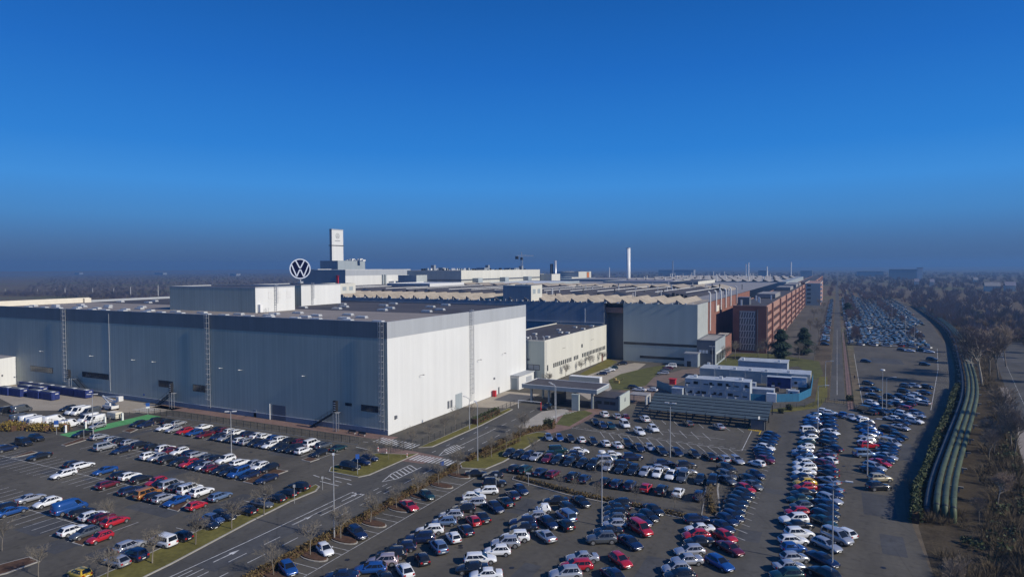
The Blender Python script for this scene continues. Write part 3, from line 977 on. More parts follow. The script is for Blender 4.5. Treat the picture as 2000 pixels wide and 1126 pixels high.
# sawtooth factory hall
SY, SZ = 283.0, 25.7
sw = thing('sawtooth_hall', 'long dark-walled factory hall with rows of tan sawtooth sheds on its roof', 'factory hall', (-170, SY + 100, 0))
mb = MB()
for x0, x1 in ((-330, -94.6), (-85.6, -53.0)):
    mb.face([(x0, SY, 0), (x1, SY, 0), (x1, SY, SZ), (x0, SY, SZ)], 0 if x0 < -90 else 1)
mb.face([(-94.6, SY, 0), (-94.6, SY + 6, 0), (-94.6, SY + 6, SZ), (-94.6, SY, SZ)], 0)
mb.face([(-85.6, SY + 6, 0), (-85.6, SY, 0), (-85.6, SY, SZ), (-85.6, SY + 6, SZ)], 0)
mb.face([(-94.6, SY + 6, 0), (-85.6, SY + 6, 0), (-85.6, SY + 6, SZ), (-94.6, SY + 6, SZ)], 3)
mb.face([(-53, SY, 0), (-53, SY + 25, 0), (-53, SY + 25, SZ), (-53, SY, SZ)], 2)
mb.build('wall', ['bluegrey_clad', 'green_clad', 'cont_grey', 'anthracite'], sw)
mb = MB().box(-94.58, -85.62, SY + 2, SY + 5.9, 21.2, 23.6)
mb.build('orange_lintel', 'brick_pale', sw)
MB().box(-94.58, -85.62, SY + 3, SY + 5.9, SZ - 1, SZ).build('eaves', 'anthracite', sw)
for z, x0, x1 in ((7.4, -85.4, -53.1), (1.6, -78, -53.4)):
    MB().box(x0, x1, SY - .06, SY, z, z + 1.1).build('window', 'glass', sw)
MB().box(-170, -169.7, SY - .12, SY, 8, 24).build('drainpipe', 'frame', sw)
MB().box(-104, -103.7, SY - .12, SY, 14, 23).build('drainpipe', 'frame', sw)
MB().box(-330, -95, SY - .5, SY + .4, 16.2, 16.5).build('ledge', 'steel', sw)
MB().sheet([(-330, SY), (-53, SY), (-53, SY + 420), (-330, SY + 420)], SZ - .1).build('roof', 'grey_roof', sw)
# brick flank
mb = MB()
mb.face([(-53.6, SY + 25, 0), (-53.6, SY + 190, 0), (-53.6, SY + 190, SZ - .4), (-53.6, SY + 25, SZ - .4)], 0)
mb.build('brick_flank', 'brick', sw)
for y in (SY + 30, SY + 47, SY + 62, SY + 78, SY + 96, SY + 120):
    m2 = MB().tube((-52.9, y, 12 if y < SY + 40 else 20), (-52.9, y, 29.5), .38, n=8)
    m2.tube((-52.9, y, 29.5), (-53.8, y, 30.3), .38, n=8)
    m2.build('flue_pipe', 'frame' if y < SY + 100 else 'steel', sw)
bx('plate', -53.6, -53.5, SY + 52, SY + 60, 19.5, 22.5, 'parapet', sw)


def sheds(parent, x0, x1, pitch, y0, y1, zb, h, m_top, m_gab, name='shed_roof', steep=.18, fall=1.0):
    """sawtooth bays side by side: steep glazed face to the west, long slope falling east"""
    n = int((x1 - x0) / pitch)
    for i in range(n):
        a, b = x0 + i * pitch, x0 + (i + 1) * pitch
        p = a + pitch * steep
        b_, b = b, a + pitch * fall
        mb = MB()
        if fall < 1: mb.face([(b, y0, zb + .02), (b_, y0, zb + .02), (b_, y1, zb + .02), (b, y1, zb + .02)], 0)
        mb.face([(p, y0, zb + h), (b, y0, zb), (b, y1, zb), (p, y1, zb + h)], 0)
        mb.face([(a, y0, zb), (p, y0, zb + h), (p, y1, zb + h), (a, y1, zb)], 1)
        mb.face([(a, y0, zb), (b, y0, zb), (p, y0, zb + h)], 1)
        mb.face([(b, y1, zb), (a, y1, zb), (p, y1, zb + h)], 1)
        mb.build(name, [m_top, m_gab], parent)


sheds(sw, -330, -54.2, 8.1, SY + .4, SY + 46, SZ, 1.9, 'tan_roof', 'anthracite', steep=.06, fall=.42)  # gable ends in dark anthracite: their shade is put into the colour
sheds(sw, -330, -54.2, 24.3, SY + 52, SY + 160, SZ - 1, 4.2, 'bitumen', 'grey_roof', steep=.25)
for i in range(17):   # bright ridge gutters of the dark sheds
    x = -330 + i * 16.2
    MB().beam((x, SY + 62, SZ + 2.8), (x + 3, SY + 158, SZ + 2.8), .4, .3).build('ridge_duct', 'frame', sw)
sheds(sw, -330, -54.2, 14, SY + 172, SY + 215, SZ, 3.4, 'tan_roof', 'bitumen')
rr = random.Random(5)
for i in range(92):
    x = -328 + i * 3.0
    m2 = MB()
    if i % 2: m2.tube((x, SY + .1, SZ - .2), (x, SY + .1, SZ + .9), .12, n=5)
    else: m2.box(x - .45, x + .45, SY - .25, SY + .3, SZ - .1, SZ + .5)
    m2.build('eaves_vent', 'frame', sw)
for i in range(26):
    x, y = rr.uniform(-310, -60), rr.uniform(SY + 43, SY + 52)
    MB().box(x - .7, x + .7, y - .6, y + .6, SZ - .1, SZ + rr.uniform(1.2, 3.2)).build('roof_unit', 'dark_steel', sw)
for i in range(60):
    x, y = rr.uniform(-150, -56), rr.uniform(SY + 25, SY + 215)
    z = rr.uniform(2.0, 5.0)
    MB().tube((x, y, SZ), (x, y, SZ + z), rr.uniform(.2, .45), n=6).build('roof_stack', 'steel' if i % 3 else 'dark_steel', sw)
for bx0, lab in ((-146.6, 'box-shaped roof plant room with two vents on the front edge of the sawtooth hall'), (-264.7, 'cream plant room with two dark louvres at the far end of the sawtooth hall edge')):
    t = thing('roof_plant_room', lab, 'roof plant room', (bx0 + 7.5, SY + 7, SZ))
    shell(bx0, bx0 + 15.2, SY + .5, SY + 13.5, SZ - .1, 33.2, 'bluegrey_clad', 'cream_clad', t)  # cream plant room; the front's shade is coloured in as blue-grey
    lid(bx0, bx0 + 15.2, SY + .5, SY + 13.5, 33.2, 'bitumen', t, 'cream_clad')
    for y in (SY + 2.4, SY + 8.0):
        bx('louvre', bx0 + 15.2, bx0 + 15.26, y, y + 3.2, 29.2, 31.4, 'grey_clad', t)

# dark two-storey block in front of the pale end wall
t = thing('dark_office_block', 'small black and grey two-storey block before the pale end of the sawtooth hall', 'office block', (-49, 295, 0))
shell(-53.0, -45.4, 281.6, 309, 0, 10.9, 'anthracite', 'grey_clad', t)
lid(-53.0, -45.4, 281.6, 309, 10.9, 'grey_roof', t, 'anthracite')
for i in range(3): MB().box(-52 + i * 1.3, -51 + i * 1.3, 281.54, 281.6, 5.4, 6.7).build('window', 'frame', t)
MB().box(-47.4, -46.0, 281.54, 281.6, 5.2, 6.8).build('window', 'glass', t)
for i in range(5): win_x(t, -45.4, 285 + i * 4.6, 288.4 + i * 4.6, .8, 4.6)
MB().box(-45.4, -45.2, 282.5, 308, 5.1, 5.5).build('sun_shade', 'frame', t)
shell(-51, -45.6, 309, 330, 0, 9.6, 'brick', 'brick', t, 'brick_wing')
MB().sheet([(-51, 309), (-45.6, 309), (-45.6, 330), (-51, 330)], 9.6).build('wing_roof', 'bitumen', t)
for i in range(4): MB().box(-50.5, -46.2, 311 + i * 4.4, 313 + i * 4.4, 9.7, 9.95).build('rooflight', 'parapet', t)
t = thing('entrance_kiosk', 'grey boxy entrance kiosk set before the dark block', 'kiosk', (-54.5, 279, 0))
MB().box(-57.2, -51.6, 276.4, 281.4, 0, 5.4).build('wall', 'grey_clad', t)
MB().box(-57.4, -51.4, 276.2, 281.5, 5.4, 5.8).build('roof', 'steel', t)
bx('door', -56, -54.4, 276.34, 276.4, 0, 2.4, 'glass', t)

# long brick office range along the avenue
def brick_range(x0, x1, y0, y1, h, label, ribs, front=True):
    t = thing('brick_office', label, 'office building', ((x0 + x1) / 2, (y0 + y1) / 2, 0), 'brick office ranges along the avenue')
    shell(x0, x1, y0, y1, 0, h, 'brick', 'brick_pale', t)  # end wall takes the darker brick, its shade put into the colour
    lid(x0, x1, y0, y1, h, 'bitumen', t, 'brick_pale', .35, .3)
    fl = 5
    fh = (h - 2.2) / fl
    for a, b in zip(ribs[:-1], ribs[1:]):
        MB().box(x1, x1 + .9, b - .9, b + .6, 0, h + .3).build('buttress', 'brick_pale', t)
        MB().box(x1, x1 + .35, a + .8, a + 1.6, 0, h - .4).build('drain_shaft', 'anthracite', t)
        for k in range(fl):
            f = MB().box(x1, x1 + .06, a + 2.0, b - 1.8, 1.1 + k * fh, 1.1 + k * fh + fh * .52).build('window', 'brick', t)
            m2 = MB()
            n = max(4, int((b - a - 4) / 3.6))
            w = (b - a - 3.8) / n
            for i in range(n):
                m2.box(x1 + .06, x1 + .10, a + 2.2 + i * w, a + 2.2 + i * w + w * .62, 1.3 + k * fh, 1.1 + k * fh + fh * .48)
            m2.build('pane', 'car_glass' if k % 2 else 'glass', f)
    return t
t = brick_range(-45.6, -30.0, 334, 742, 22.9, 'long five-storey red brick office range with buttresses nearest the camera along the avenue', [334, 361, 413, 463, 519, 572, 625, 680, 742])
f = MB().box(-42.6, -35.0, 333.8, 334, 1.0, 20.4).build('stair_window', 'anthracite', t)
m2 = MB()
rr = random.Random(8)
for k in range(6):
    z = 1.4 + k * 3.15
    m2.box(-42.4, -35.2, 333.74, 333.8, z + 2.7, z + 3.0)
    for i in range(6):
        x = -42.2 + i * 1.2
        m2.face([(x, 333.72, z), (x + .28, 333.72, z), (x + .75, 333.72, z + 2.5), (x + .45, 333.72, z + 2.5)])
m2.build('stair_flights', 'steel', f)
MB().box(-34.4, -34.0, 333.7, 334, 0, 21).build('drain_shaft', 'anthracite', t)
for y0 in (420, 560, 640, 690):
    MB().box(-43.5, -33, y0, y0 + 38, 22.9, 25.4).build('roof_storey', 'grey_roof', t)
for x, y in ((-42.4, 340), (-39.6, 352), (-36.5, 366), (-38, 376), (-41, 392), (-34, 404), (-38, 430)):
    MB().box(x - .35, x + .35, y - .35, y + .35, 22.6, 25.4).build('roof_vent', 'white', t)
MB().box(-44.8, -39.2, 345, 352, 22.6, 26.4).build('lift_tower', 'anthracite', t)
w2 = thing('brick_office', 'grey-fronted brick office wing that juts toward the avenue with white balconies', 'office building', (-22, 810, 0), 'brick office ranges along the avenue')
shell(-31, -15.6, 766, 900, 0, 23.6, 'grey_clad', 'brick_pale', w2)
lid(-31, -15.6, 766, 900, 23.6, 'brick_pale', w2)
for k in range(5):
    MB().box(-15.6, -14.0, 766.5, 772, 3.2 + k * 4.4, 5.6 + k * 4.4).build('balcony', 'white', w2)
    MB().box(-28.6, -25, 765.9, 766, 2.4 + k * 4.5, 4.2 + k * 4.5).build('window', 'glass', w2)
brick_range(-45, -27, 920, 1500, 21.5, 'hazy far brick office range past the jutting wing', [920, 1030, 1140, 1260, 1380, 1500])

# ------------------------------------------------------------------ works behind
def block(name, label, cat, x0, x1, y0, y1, z1, mf, ms, roof='bitumen', band=None, z0=0):
    t = thing(name, label, cat, ((x0 + x1) / 2, (y0 + y1) / 2, z0))
    shell(x0, x1, y0, y1, z0, z1, mf, ms, t)
    lid(x0, x1, y0, y1, z1, roof, t, ms)
    if band:
        MB().box(x1, x1 + .08, y0, y1, z1 - band[0], z1 - .1).build('fascia', band[1], t)
    return t
t = block('white_hall', 'big white clad hall with a grey top band under the tall white tower', 'factory hall', -398, -364, 420, 512, 40.6, 'bluegrey_clad', 'white_clad', band=(5, 'hall_band'))  # blue-grey front is the white hall with shade coloured in
for y in (468, 471.5): bx('exhaust_duct', -364, -362.6, y, y + 1.5, 22, 36, 'grey_clad', t)
bx('stair_box', -364, -358, 478, 484, 16, 30, 'white_clad', t)
bx('red_stripe', -374, -372, 419.8, 420, 28, 36, 'sign_red', t)
tw = thing('white_tower', 'tall slim white tower with a small round emblem near its top', 'tower', (-451.5, 508, 0))
shell(-453, -450, 500, 516.6, 0, 80, 'bluegrey_clad', 'white_clad', tw)  # narrow front blue-grey: shade put into its colour
MB().box(-453.2, -449.8, 499.8, 516.8, 80, 80.9).build('cap', 'hall_band', tw)
MB().box(-453.3, -449.7, 498.8, 517.4, 64.2, 64.9).build('gallery', 'dark_steel', tw)
mb = MB()
emblem(mb, -449.98, 508.3, 74.2, 2.7, 0, .06, (0, 1), line=.1)
for i in range(9):
    mb.box(-449.99, -449.93, 504.4 + i * .86, 504.98 + i * .86, 69.0, 69.7)
mb.build('emblem', 'anthracite', tw)
t = block('plant_house', 'blue-grey plant house at the foot of the tall white tower', 'roof plant room', -447, -425, 480, 520, 49, 'bluegrey_clad', 'grey_clad', z0=0)
for i in range(7): MB().box(-440 + i * 3.4, -438.2 + i * 3.4, 508, 512, 48.6, 50.2 + (i % 3) * .5).build('roof_unit', 'frame', t)
block('pale_side_hall', 'narrow pale hall left of the white hall, behind the round sign', 'factory hall', -446, -424, 452, 470, 41, 'bluegrey_clad', 'white_clad')
t = block('beige_paint_hall', 'wide beige hall with dark stair towers and orange stripes on its long side', 'factory hall', -345, -288.5, 480, 645, 39.5, 'grey_clad', 'cream_clad')  # grey front carries painted shade; the long side stays cream
MB().box(-288.5, -288.2, 480, 645, 30.6, 31.8).build('window_band', 'anthracite', t)
MB().box(-345, -288.6, 479.8, 480, 30.6, 31.8).build('window_band', 'anthracite', t)
for y in (499, 551, 603):
    f = MB().box(-288.5, -282.5, y, y + 8, 0, 32.6).build('stair_tower', 'grey_clad', t)
    MB().box(-282.5, -282.4, y, y + 8, 24.5, 28).box(-288.3, -282.6, y - .1, y, 25.2, 27.2).build('orange_stripe', 'orange', f)
rr = random.Random(21)
for i in range(56):
    x, y = rr.uniform(-342, -292), rr.uniform(484, 640)
    h = rr.uniform(.6, 2.2); w = rr.uniform(.4, 1.2)
    MB().box(x - w, x + w, y - w, y + w, 39.2, 39.3 + h).build('roof_unit', 'dark_steel' if i % 2 else 'grey_clad', t)
for x, y, w, h in ((-330, 500, 1.6, 5), (-326, 508, 2.4, 2.6), (-312, 560, 4.5, 2.4), (-312, 570, 1.6, 5), (-306, 612, 6, 2), (-300, 622, 1.8, 4)): MB().box(x - w, x + w, y - w, y + w, 39.2, 39.3 + h).build('roof_unit', 'bluegrey_clad', t)
for i in range(24):
    x, y = rr.uniform(-342, -300), rr.uniform(484, 520)
    MB().tube((x, y, 39.2), (x, y, 41.4), .5, n=6).build('vent_cowl', 'white', t)
block('blue_sheet_hall', 'low blue-grey hall lying before the beige hall', 'factory hall', -300, -262, 392, 440, 30.5, 'bluegrey_clad', 'frame', 'frame')
block('grey_sheet_hall', 'low silver roofed hall in front of the beige stair towers', 'factory hall', -282, -226, 470, 600, 28.5, 'grey_clad', 'grey_clad', 'frame')
block('small_blue_box', 'small blue box building before the shade-grey front of the beige hall', 'plant building', -318, -300, 430, 445, 36, 'bluegrey_clad', 'cont_grey')
block('cream_cube', 'cream cube just right of the beige hall with an orange striped slot', 'factory hall', -295, -275, 646, 670, 34.5, 'grey_clad', 'cream_clad')
t = block('stepped_cream_hall', 'stepped cream hall with an orange stripe in the middle distance', 'factory hall', -352, -325, 860, 912, 35.4, 'grey_clad', 'cream_clad')
bx('step', -345, -325.1, 834, 859.9, 0, 28, 'cream_clad', t)
bx('slot', -325, -324.6, 893, 902, 14, 35, 'anthracite', t); bx('orange_stripe', -324.6, -324.4, 893, 902, 27, 34, 'orange', t)
block('long_grey_hall', 'long flat grey hall in the middle distance left of the thin chimney', 'factory hall', -300, -170, 720, 860, 27.5, 'grey_clad', 'grey_clad', 'grey_roof')
block('mauve_roof_hall', 'flat hall with a mauve-grey roof to the right of the thin white chimney', 'factory hall', -215, -140, 640, 760, 27.5, 'grey_clad', 'grey_clad', 'mauve_roof')
block('dark_low_hall', 'dark low hall beside the mauve-roofed hall', 'factory hall', -137, -112, 600, 690, 28.5, 'anthracite', 'cream_clad', 'bitumen')
fs = thing('far_sawtooth_hall', 'distant hall covered in many small pale sawtooth sheds beyond the mauve roof', 'factory hall', (-110, 1000, 0))
MB().box(-215, -46, 715, 1090, 0, 26).build('wall', 'grey_clad', fs)
for k in range(3):
    sheds(fs, -215, -48, 10.4, 722 + k * 120, 775 + k * 120, 26, 2.6, 'grey_roof', 'bitumen', steep=.1, fall=.6)
rr = random.Random(9)
for i in range(32):
    x, y = rr.uniform(-200, -52), rr.uniform(715, 1080)
    MB().tube((x, y, 26), (x, y, 29 + rr.uniform(1, 5)), rr.uniform(.3, .6), n=6).build('roof_stack', 'frame', fs)
for x, y, h in ((-168, 1500, 44), (-120, 1480, 40), (-66, 1420, 38)):
    pass
ch = thing('chimney', 'tall thin white chimney standing alone right of centre on the skyline', 'chimney', (-245, 832, 0))
MB().tube((-245, 832, 0), (-245, 832, 66), 2.8, 2.6, 20).build('stack', 'white', ch, True)
MB().tube((-245, 832, 66), (-245, 832, 66.9), 2.8, 2.8, 20).build('rim', 'steel', ch, True)
MB().tube((-245, 832, 25), (-245, 832, 26.2), 3.5, 3.5, 16).build('platform', 'steel', ch)
MB().box(-263, -247.5, 831, 833, 29.5, 31).build('flue_bridge', 'frame', ch)
ch = thing('chimney', 'short dark pair of stacks rising behind the cream cube', 'chimney', (aty(1081, 905, 45), 905, 0))
sx0 = aty(1081, 905, 45)
MB().tube((sx0 - 3, 905, 0), (sx0 - 3, 905, 47), 2.6, 2.4, 14).build('stack', 'dark_steel', ch, True)
MB().tube((sx0 + 3, 905, 0), (sx0 + 3, 905, 52), 2.2, 2.0, 14).build('stack', 'steel', ch, True)
# tower crane
cr = thing('tower_crane', 'thin tower crane with a level jib over the beige hall', 'tower crane', (-330, 690, 0))
m2 = MB()
cx, cy = -332.0, 690.0
for dx, dy in ((-1, -1), (1, -1), (1, 1), (-1, 1)): m2.beam((cx + dx, cy + dy, 0), (cx + dx, cy + dy, 54), .3)
for i in range(18):
    z = i * 3
    for (a, b) in (((-1, -1), (1, -1)), ((1, -1), (1, 1)), ((1, 1), (-1, 1)), ((-1, 1), (-1, -1))):
        m2.beam((cx + a[0], cy + a[1], z), (cx + b[0], cy + b[1], z + 3), .16)
m2.build('mast', 'steel', cr)
m2 = MB()
jd = Vector((.9, .43, 0))
for s, L in ((-1, 6), (1, 14)):
    e = Vector((cx, cy, 55)) + jd * s * L
    m2.beam((cx, cy, 55), e, .35); m2.beam((cx, cy, 56.6), e + Vector((0, 0, .8)), .25)
    n = int(L / 3)
    for i in range(n):
        p = Vector((cx, cy, 55)).lerp(e, i / n); q = Vector((cx, cy, 56.6)).lerp(e + Vector((0, 0, .8)), (i + .5) / n)
        m2.beam(p, q, .16)
m2.beam((cx, cy, 54), (cx, cy, 60), .6)
m2.build('jib', 'steel', cr)
e = Vector((cx, cy, 54)) - jd * 5.5
MB().box(e.x - 1.6, e.x + 1.6, e.y - 1.2, e.y + 1.2, 51.5, 55).build('counterweight', 'dark_steel', cr)
MB().box(cx - 1.2, cx + 1.2, cy - 1.2, cy + 1.2, 50.6, 53.6).build('cab', 'dark_steel', cr)

# distant skyline
rr = random.Random(12)
sk = []
for px, yy_, w, d, h, m in ((1765, 2300, 74, 30, 30, 'grey_clad'), (1797, 2250, 14, 12, 35, 'frame'), (1700, 2900, 90, 40, 20, 'grey_clad'), (1490, 2400, 30, 20, 26, 'grey_clad'), (1575, 2600, 40, 20, 24, 'grey_clad'), (1110, 2400, 100, 40, 24, 'bluegrey_clad'), (1320, 3000, 160, 40, 26, 'bluegrey_clad'), (455, 2600, 50, 30, 11, 'bluegrey_clad'), (310, 3000, 90, 30, 12, 'bluegrey_clad'), (150, 3000, 60, 30, 12, 'bluegrey_clad')):
    x = aty(px, yy_, h)
    t = thing('distant_building', 'far hazy building block on the skyline', 'building', (x, yy_, 0))
    MB().box(x - w / 2, x + w / 2, yy_, yy_ + d, 0, h).build('wall', m, t)
    MB().box(x - w / 2 - .5, x + w / 2 + .5, yy_ - .5, yy_ + d + .5, h, h + 1.2).build('roof', 'grey_roof', t)
    sk.append((px, t))
for k, (px, t) in enumerate(sorted(sk, key=lambda q: q[0])):
    t['label'] = 'far hazy building block on the skyline, ' + ordn(k + 1) + ' from the left'
for px, top, yy_, r in ((1457, 523, 2400, 3), (1462, 521, 2400, 2.4), (1498, 527, 2400, 2.4), (1545, 520, 2600, 2.2), (1314, 517, 2600, 2.4), (1190, 527, 2500, 2)):
    x = aty(px, yy_, 40)
    hgt_ = CAMZ + (523 - top) * yy_ / math.cos(YAW) / FPX * 1.05 + 6
    tag(MB().tube((x, yy_, 0), (x, yy_, hgt_), r, r * .8, 10).tube((x, yy_, hgt_), (x, yy_, hgt_ + 2), r * 1.15, r * 1.1, 10).build('far_chimney', 'white' if px != 1314 else 'bluegrey_clad'), None, 'chimney', 'thin chimneys far off on the skyline')['label'] = {1457: 'left one of two far thin white chimneys standing close together', 1462: 'right one of two far thin white chimneys standing close together', 1498: 'short pale far chimney left of the brick range roofs', 1545: 'thin pale far chimney right above the brick range roofs', 1314: 'dark far smokestack right of the tall white chimney', 1190: 'tiny pale far chimney left of the tall white chimney'}[px]
for px, py, w in ((1937, 563, 20), (1972, 562, 14), (1820, 553, 7), (1905, 548, 8), (1790, 552, 8)):
    x, y = at(px, py + 6, 0)
    t = thing('gabled_house', 'gabled roof of a house among the trees', 'house', (x, y, 0))
    h = 9
    MB().box(x - w / 2, x + w / 2, y - 6, y + 6, 0, h).build('wall', 'cream_clad', t)
    m2 = MB()
    m2.face([(x - w / 2 - .6, y - 6.6, h), (x + w / 2 + .6, y - 6.6, h), (x + w / 2 + .6, y, h + 6), (x - w / 2 - .6, y, h + 6)])
    m2.face([(x + w / 2 + .6, y + 6.6, h), (x - w / 2 - .6, y + 6.6, h), (x - w / 2 - .6, y, h + 6), (x + w / 2 + .6, y, h + 6)])
    m2.build('roof', 'grey_roof' if px in (1937, 1905) else 'mauve_roof', t)
    t['label'] = {1937: 'grey gabled house roof among the trees near the right edge', 1972: 'brownish gabled house roof rightmost among the trees', 1820: 'small mauve roofed house left of the others among trees', 1905: 'small grey roofed house among the far trees', 1790: 'tiny mauve roofed house just beyond the far car park'}[px]

# far left yard building
t = thing('white_shed', 'white building with a pale roller door at the left edge beside the hall', 'workshop building', (-290, 150, 0))
m2 = MB()
m2.face([(-268.6, 118, 0), (-268.6, 130.9, 0), (-268.6, 130.9, 10.2), (-268.6, 118, 9.6)], 0)
m2.face([(-330, 118, 0), (-268.6, 118, 0), (-268.6, 118, 9.6), (-330, 118, 9.6)], 0)
m2.face([(-330, 118, 9.6), (-268.6, 118, 9.6), (-268.6, 130.9, 10.2), (-330, 130.9, 10.2)], 1)
m2.build('wall', ['white_clad', 'grey_roof'], t)
f = MB().box(-268.6, -268.5, 120.6, 125.6, 0, 4.8).build('roller_door', 'hall_band', t)
MB().box(-268.5, -268.46, 120.8, 125.4, .9, 1.7).build('vision_panel', 'anthracite', f)
bx('lamp_box', -268.6, -268.3, 126.2, 126.6, 3.6, 4.2, 'anthracite', t)

# gate canopy
t = thing('gate_canopy', 'wide flat canopy roof on posts over the works gate lanes', 'gate canopy', (-74.7, 186, 0))
CX0, CX1, CY0, CY1 = -87.0, -62.6, 180.6, 192.0
m2 = MB().box(CX0, CX1, CY0, CY1, 4.75, 5.85)
m2.build('fascia', 'grey_clad', t)
MB().sheet([(CX0 + .25, CY0 + .25), (CX1 - .25, CY0 + .25), (CX1 - .25, CY1 - .25), (CX0 + .25, CY1 - .25)], 5.87).build('roof', 'bitumen', t)
m2 = MB()
m2.box(CX0 - .05, CX1 + .05, CY0 - .05, CY0 + .22, 5.85, 6.02); m2.box(CX0 - .05, CX1 + .05, CY1 - .22, CY1 + .05, 5.85, 6.02)
m2.box(CX0 - .05, CX0 + .22, CY0 + .22, CY1 - .22, 5.85, 6.02); m2.box(CX1 - .22, CX1 + .05, CY0 + .22, CY1 - .22, 5.85, 6.02)
m2.build('roof_edge', 'frame', t)
for x, y in ((-84.8, 183), (-84.0, 190), (-78.6, 182.4), (-76.4, 182.4), (-70.4, 183), (-64.6, 182.2), (-66, 190)):
    MB().box(x - .3, x + .3, y - .3, y + .3, 0, 4.75).build('post', 'grey_clad', t)
bx('barrier_booth', -78.6, -75.6, 184, 189, 0, 3.2, 'dark_steel', t)
gh = thing('gatehouse', 'low grey gatehouse with a taller pale end wall right of the canopy', 'gatehouse', (-60, 188, 0))
MB().box(-64.2, -56.5, 182.6, 192, 0, 3.5).build('wall', 'anthracite', gh)
MB().box(-64.3, -56.5, 182.5, 192.1, 3.5, 3.7).build('roof', 'bitumen', gh)
MB().box(-56.5, -56.1, 182.3, 192.3, 0, 4.4).build('end_wall', 'green_clad', gh)
for x in (-62.6, -60.2, -58.4): MB().box(x - .8, x + .8, 182.52, 182.6, 1.6, 2.5).build('window', 'glass', gh)
MB().box(-63.8, -63.0, 182.5, 182.6, 0, 2.2).build('door', 'dark_steel', gh)
mb = MB(); emblem(mb, -56.08, 187.3, 2.6, .7, 0, .04, (0, 1)); mb.build('emblem', 'steel', gh)
t = thing('bicycle_shelter', 'small open shelter with white wall panels behind the gatehouse', 'shelter', (-53, 196, 0))
MB().box(-57, -51.5, 194.5, 199.5, 2.6, 2.85).build('roof', 'grey_roof', t)
for i in range(4): MB().box(-51.9, -51.5, 194.6 + i * 1.25, 195.3 + i * 1.25, 0, 2.6).build('panel', 'white', t)
for x, y in ((-56.8, 194.7), (-56.8, 199.3)): MB().box(x - .1, x + .1, y - .1, y + .1, 0, 2.6).build('post', 'steel', t)
tag(MB().box(-69.4, -67.2, 177.8, 178.6, 0, 4.6).box(-69.5, -67.1, 177.7, 178.7, 4.6, 4.75).build('gate_stele', 'green_clad'), 'upright grey slab sign standing on the gate lawn', 'sign')
t = thing('barrier_gate', 'thin white height barrier bar over the gate lane', 'barrier', (-81, 173, 0))
MB().tube((-84.8, 173.6, 0), (-84.8, 173.6, 2.4), .12, n=8).build('post', 'frame', t)
MB().tube((-77.4, 173.6, 0), (-77.4, 173.6, 2.4), .12, n=8).build('post', 'sign_red', t)
MB().tube((-84.8, 173.6, 2.4), (-77.4, 173.6, 2.4), .09, n=8).build('boom', 'white', t)

# stepped shelter roofs
cp = thing('carport', 'large dark stepped canopy of slatted roof rows over part of the gate car park', 'carport', (-32, 187, 0))
for k in range(6):
    y = 176.6 + k * 3.75
    zt = 2.6 + k * .1
    x0, x1 = -46.6 - k * .6, -15.5 - k * .1
    m2 = MB()
    m2.face([(x0, y, zt), (x1, y, zt), (x1, y + 2.5, zt + .28), (x0, y + 2.5, zt + .28)])
    m2.face([(x0, y + 2.5, zt + .20), (x1, y + 2.5, zt + .20), (x1, y, zt - .08), (x0, y, zt - .08)])
    m2.face([(x0, y, zt - .08), (x1, y, zt - .08), (x1, y, zt), (x0, y, zt)])
    m2.build('roof_row', 'canopy_slat', cp)
    m2 = MB().beam((x0, y, 2.62 + k * .1), (x1, y, 2.62 + k * .1), .18)
    m2.build('gutter', 'dark_steel', cp)
for i in range(7):
    x = -46 + i * 5
    for y in (177.4, 186, 196.5):
        m2 = MB().box(x - .12, x + .12, y - .12, y + .12, 0, 2.9)
        m2.beam((x, y, 1.8), (x, y + 1.5, 2.9), .1)
        m2.build('post', 'dark_steel', cp)
    MB().beam((x, 176.6, 2.5), (x, 199, 3.2), .2).build('rafter', 'dark_steel', cp)
tag(MB().box(-19.5, -16.2, 176.6, 181, 0, 2.3).box(-19.6, -16.1, 176.5, 181.1, 2.3, 2.5).build('bike_garage', 'anthracite'), 'dark box garage under the right end of the stepped canopy', 'garage')

# site cabins
def cabin(x0, x1, y0, y1, z0, z1, label, m='cont_blue', wins=True, grp='stacked site cabins', seed=0):
    t = thing('site_cabin', label, 'site cabin', ((x0 + x1) / 2, (y0 + y1) / 2, z0), grp)
    MB().box(x0 + .04, x1 - .04, y0, y1, z0 + .12, z1 - .12).build('wall', m, t)
    m2 = MB()
    m2.box(x0, x1, y0 - .06, y1 + .06, z1 - .12, z1); m2.box(x0, x1, y0 - .06, y1 + .06, z0, z0 + .12)
    for x in (x0, x1 - .16): m2.box(x, x + .16, y0 - .05, y0 + .1, z0 + .12, z1 - .12)
    m2.build('frame', 'cont_roof', t)
    if wins:
        q = random.Random(seed)
        w = x1 - x0
        for u in ((.28, .52) if q.random() < .5 else (.55, .8)):
            MB().box(x0 + w * u - .45, x0 + w * u + .4, y0 - .09, y0 - .02, z0 + 1.2, z0 + (2.1 if q.random() < .6 else 1.55)).build('window', 'glass', t)
        if q.random() < .6:
            MB().box(x0 + w * .2, x0 + w * .32, y0 - .35, y0 - .02, z0 + .5, z0 + 1.0).build('air_conditioner', 'white', t)
    return t
names = ['leftmost', 'second', 'third', 'fourth', 'fifth', 'sixth', 'seventh', 'rightmost']
for i in range(8):
    x0 = -43.8 + i * 2.5
    for lv in (0, 1):
        cabin(x0, x0 + 2.46, 213.0, 219.2, lv * 3.0, lv * 3.0 + 2.96, 'pale blue ' + ('upper' if lv else 'lower') + ' site cabin, ' + names[i] + (' from the left' if 0 < i < 7 else '') + ' in the stacked front row', seed=i * 2 + lv)
tag(MB().box(-47.6, -44.2, 210.8, 215.6, 0, 2.6).box(-47.7, -44.1, 210.7, 215.7, 2.6, 2.75).build('site_cabin', ['cont_blue']), 'single low pale cabin at the left end of the stacked cabins', 'site cabin')
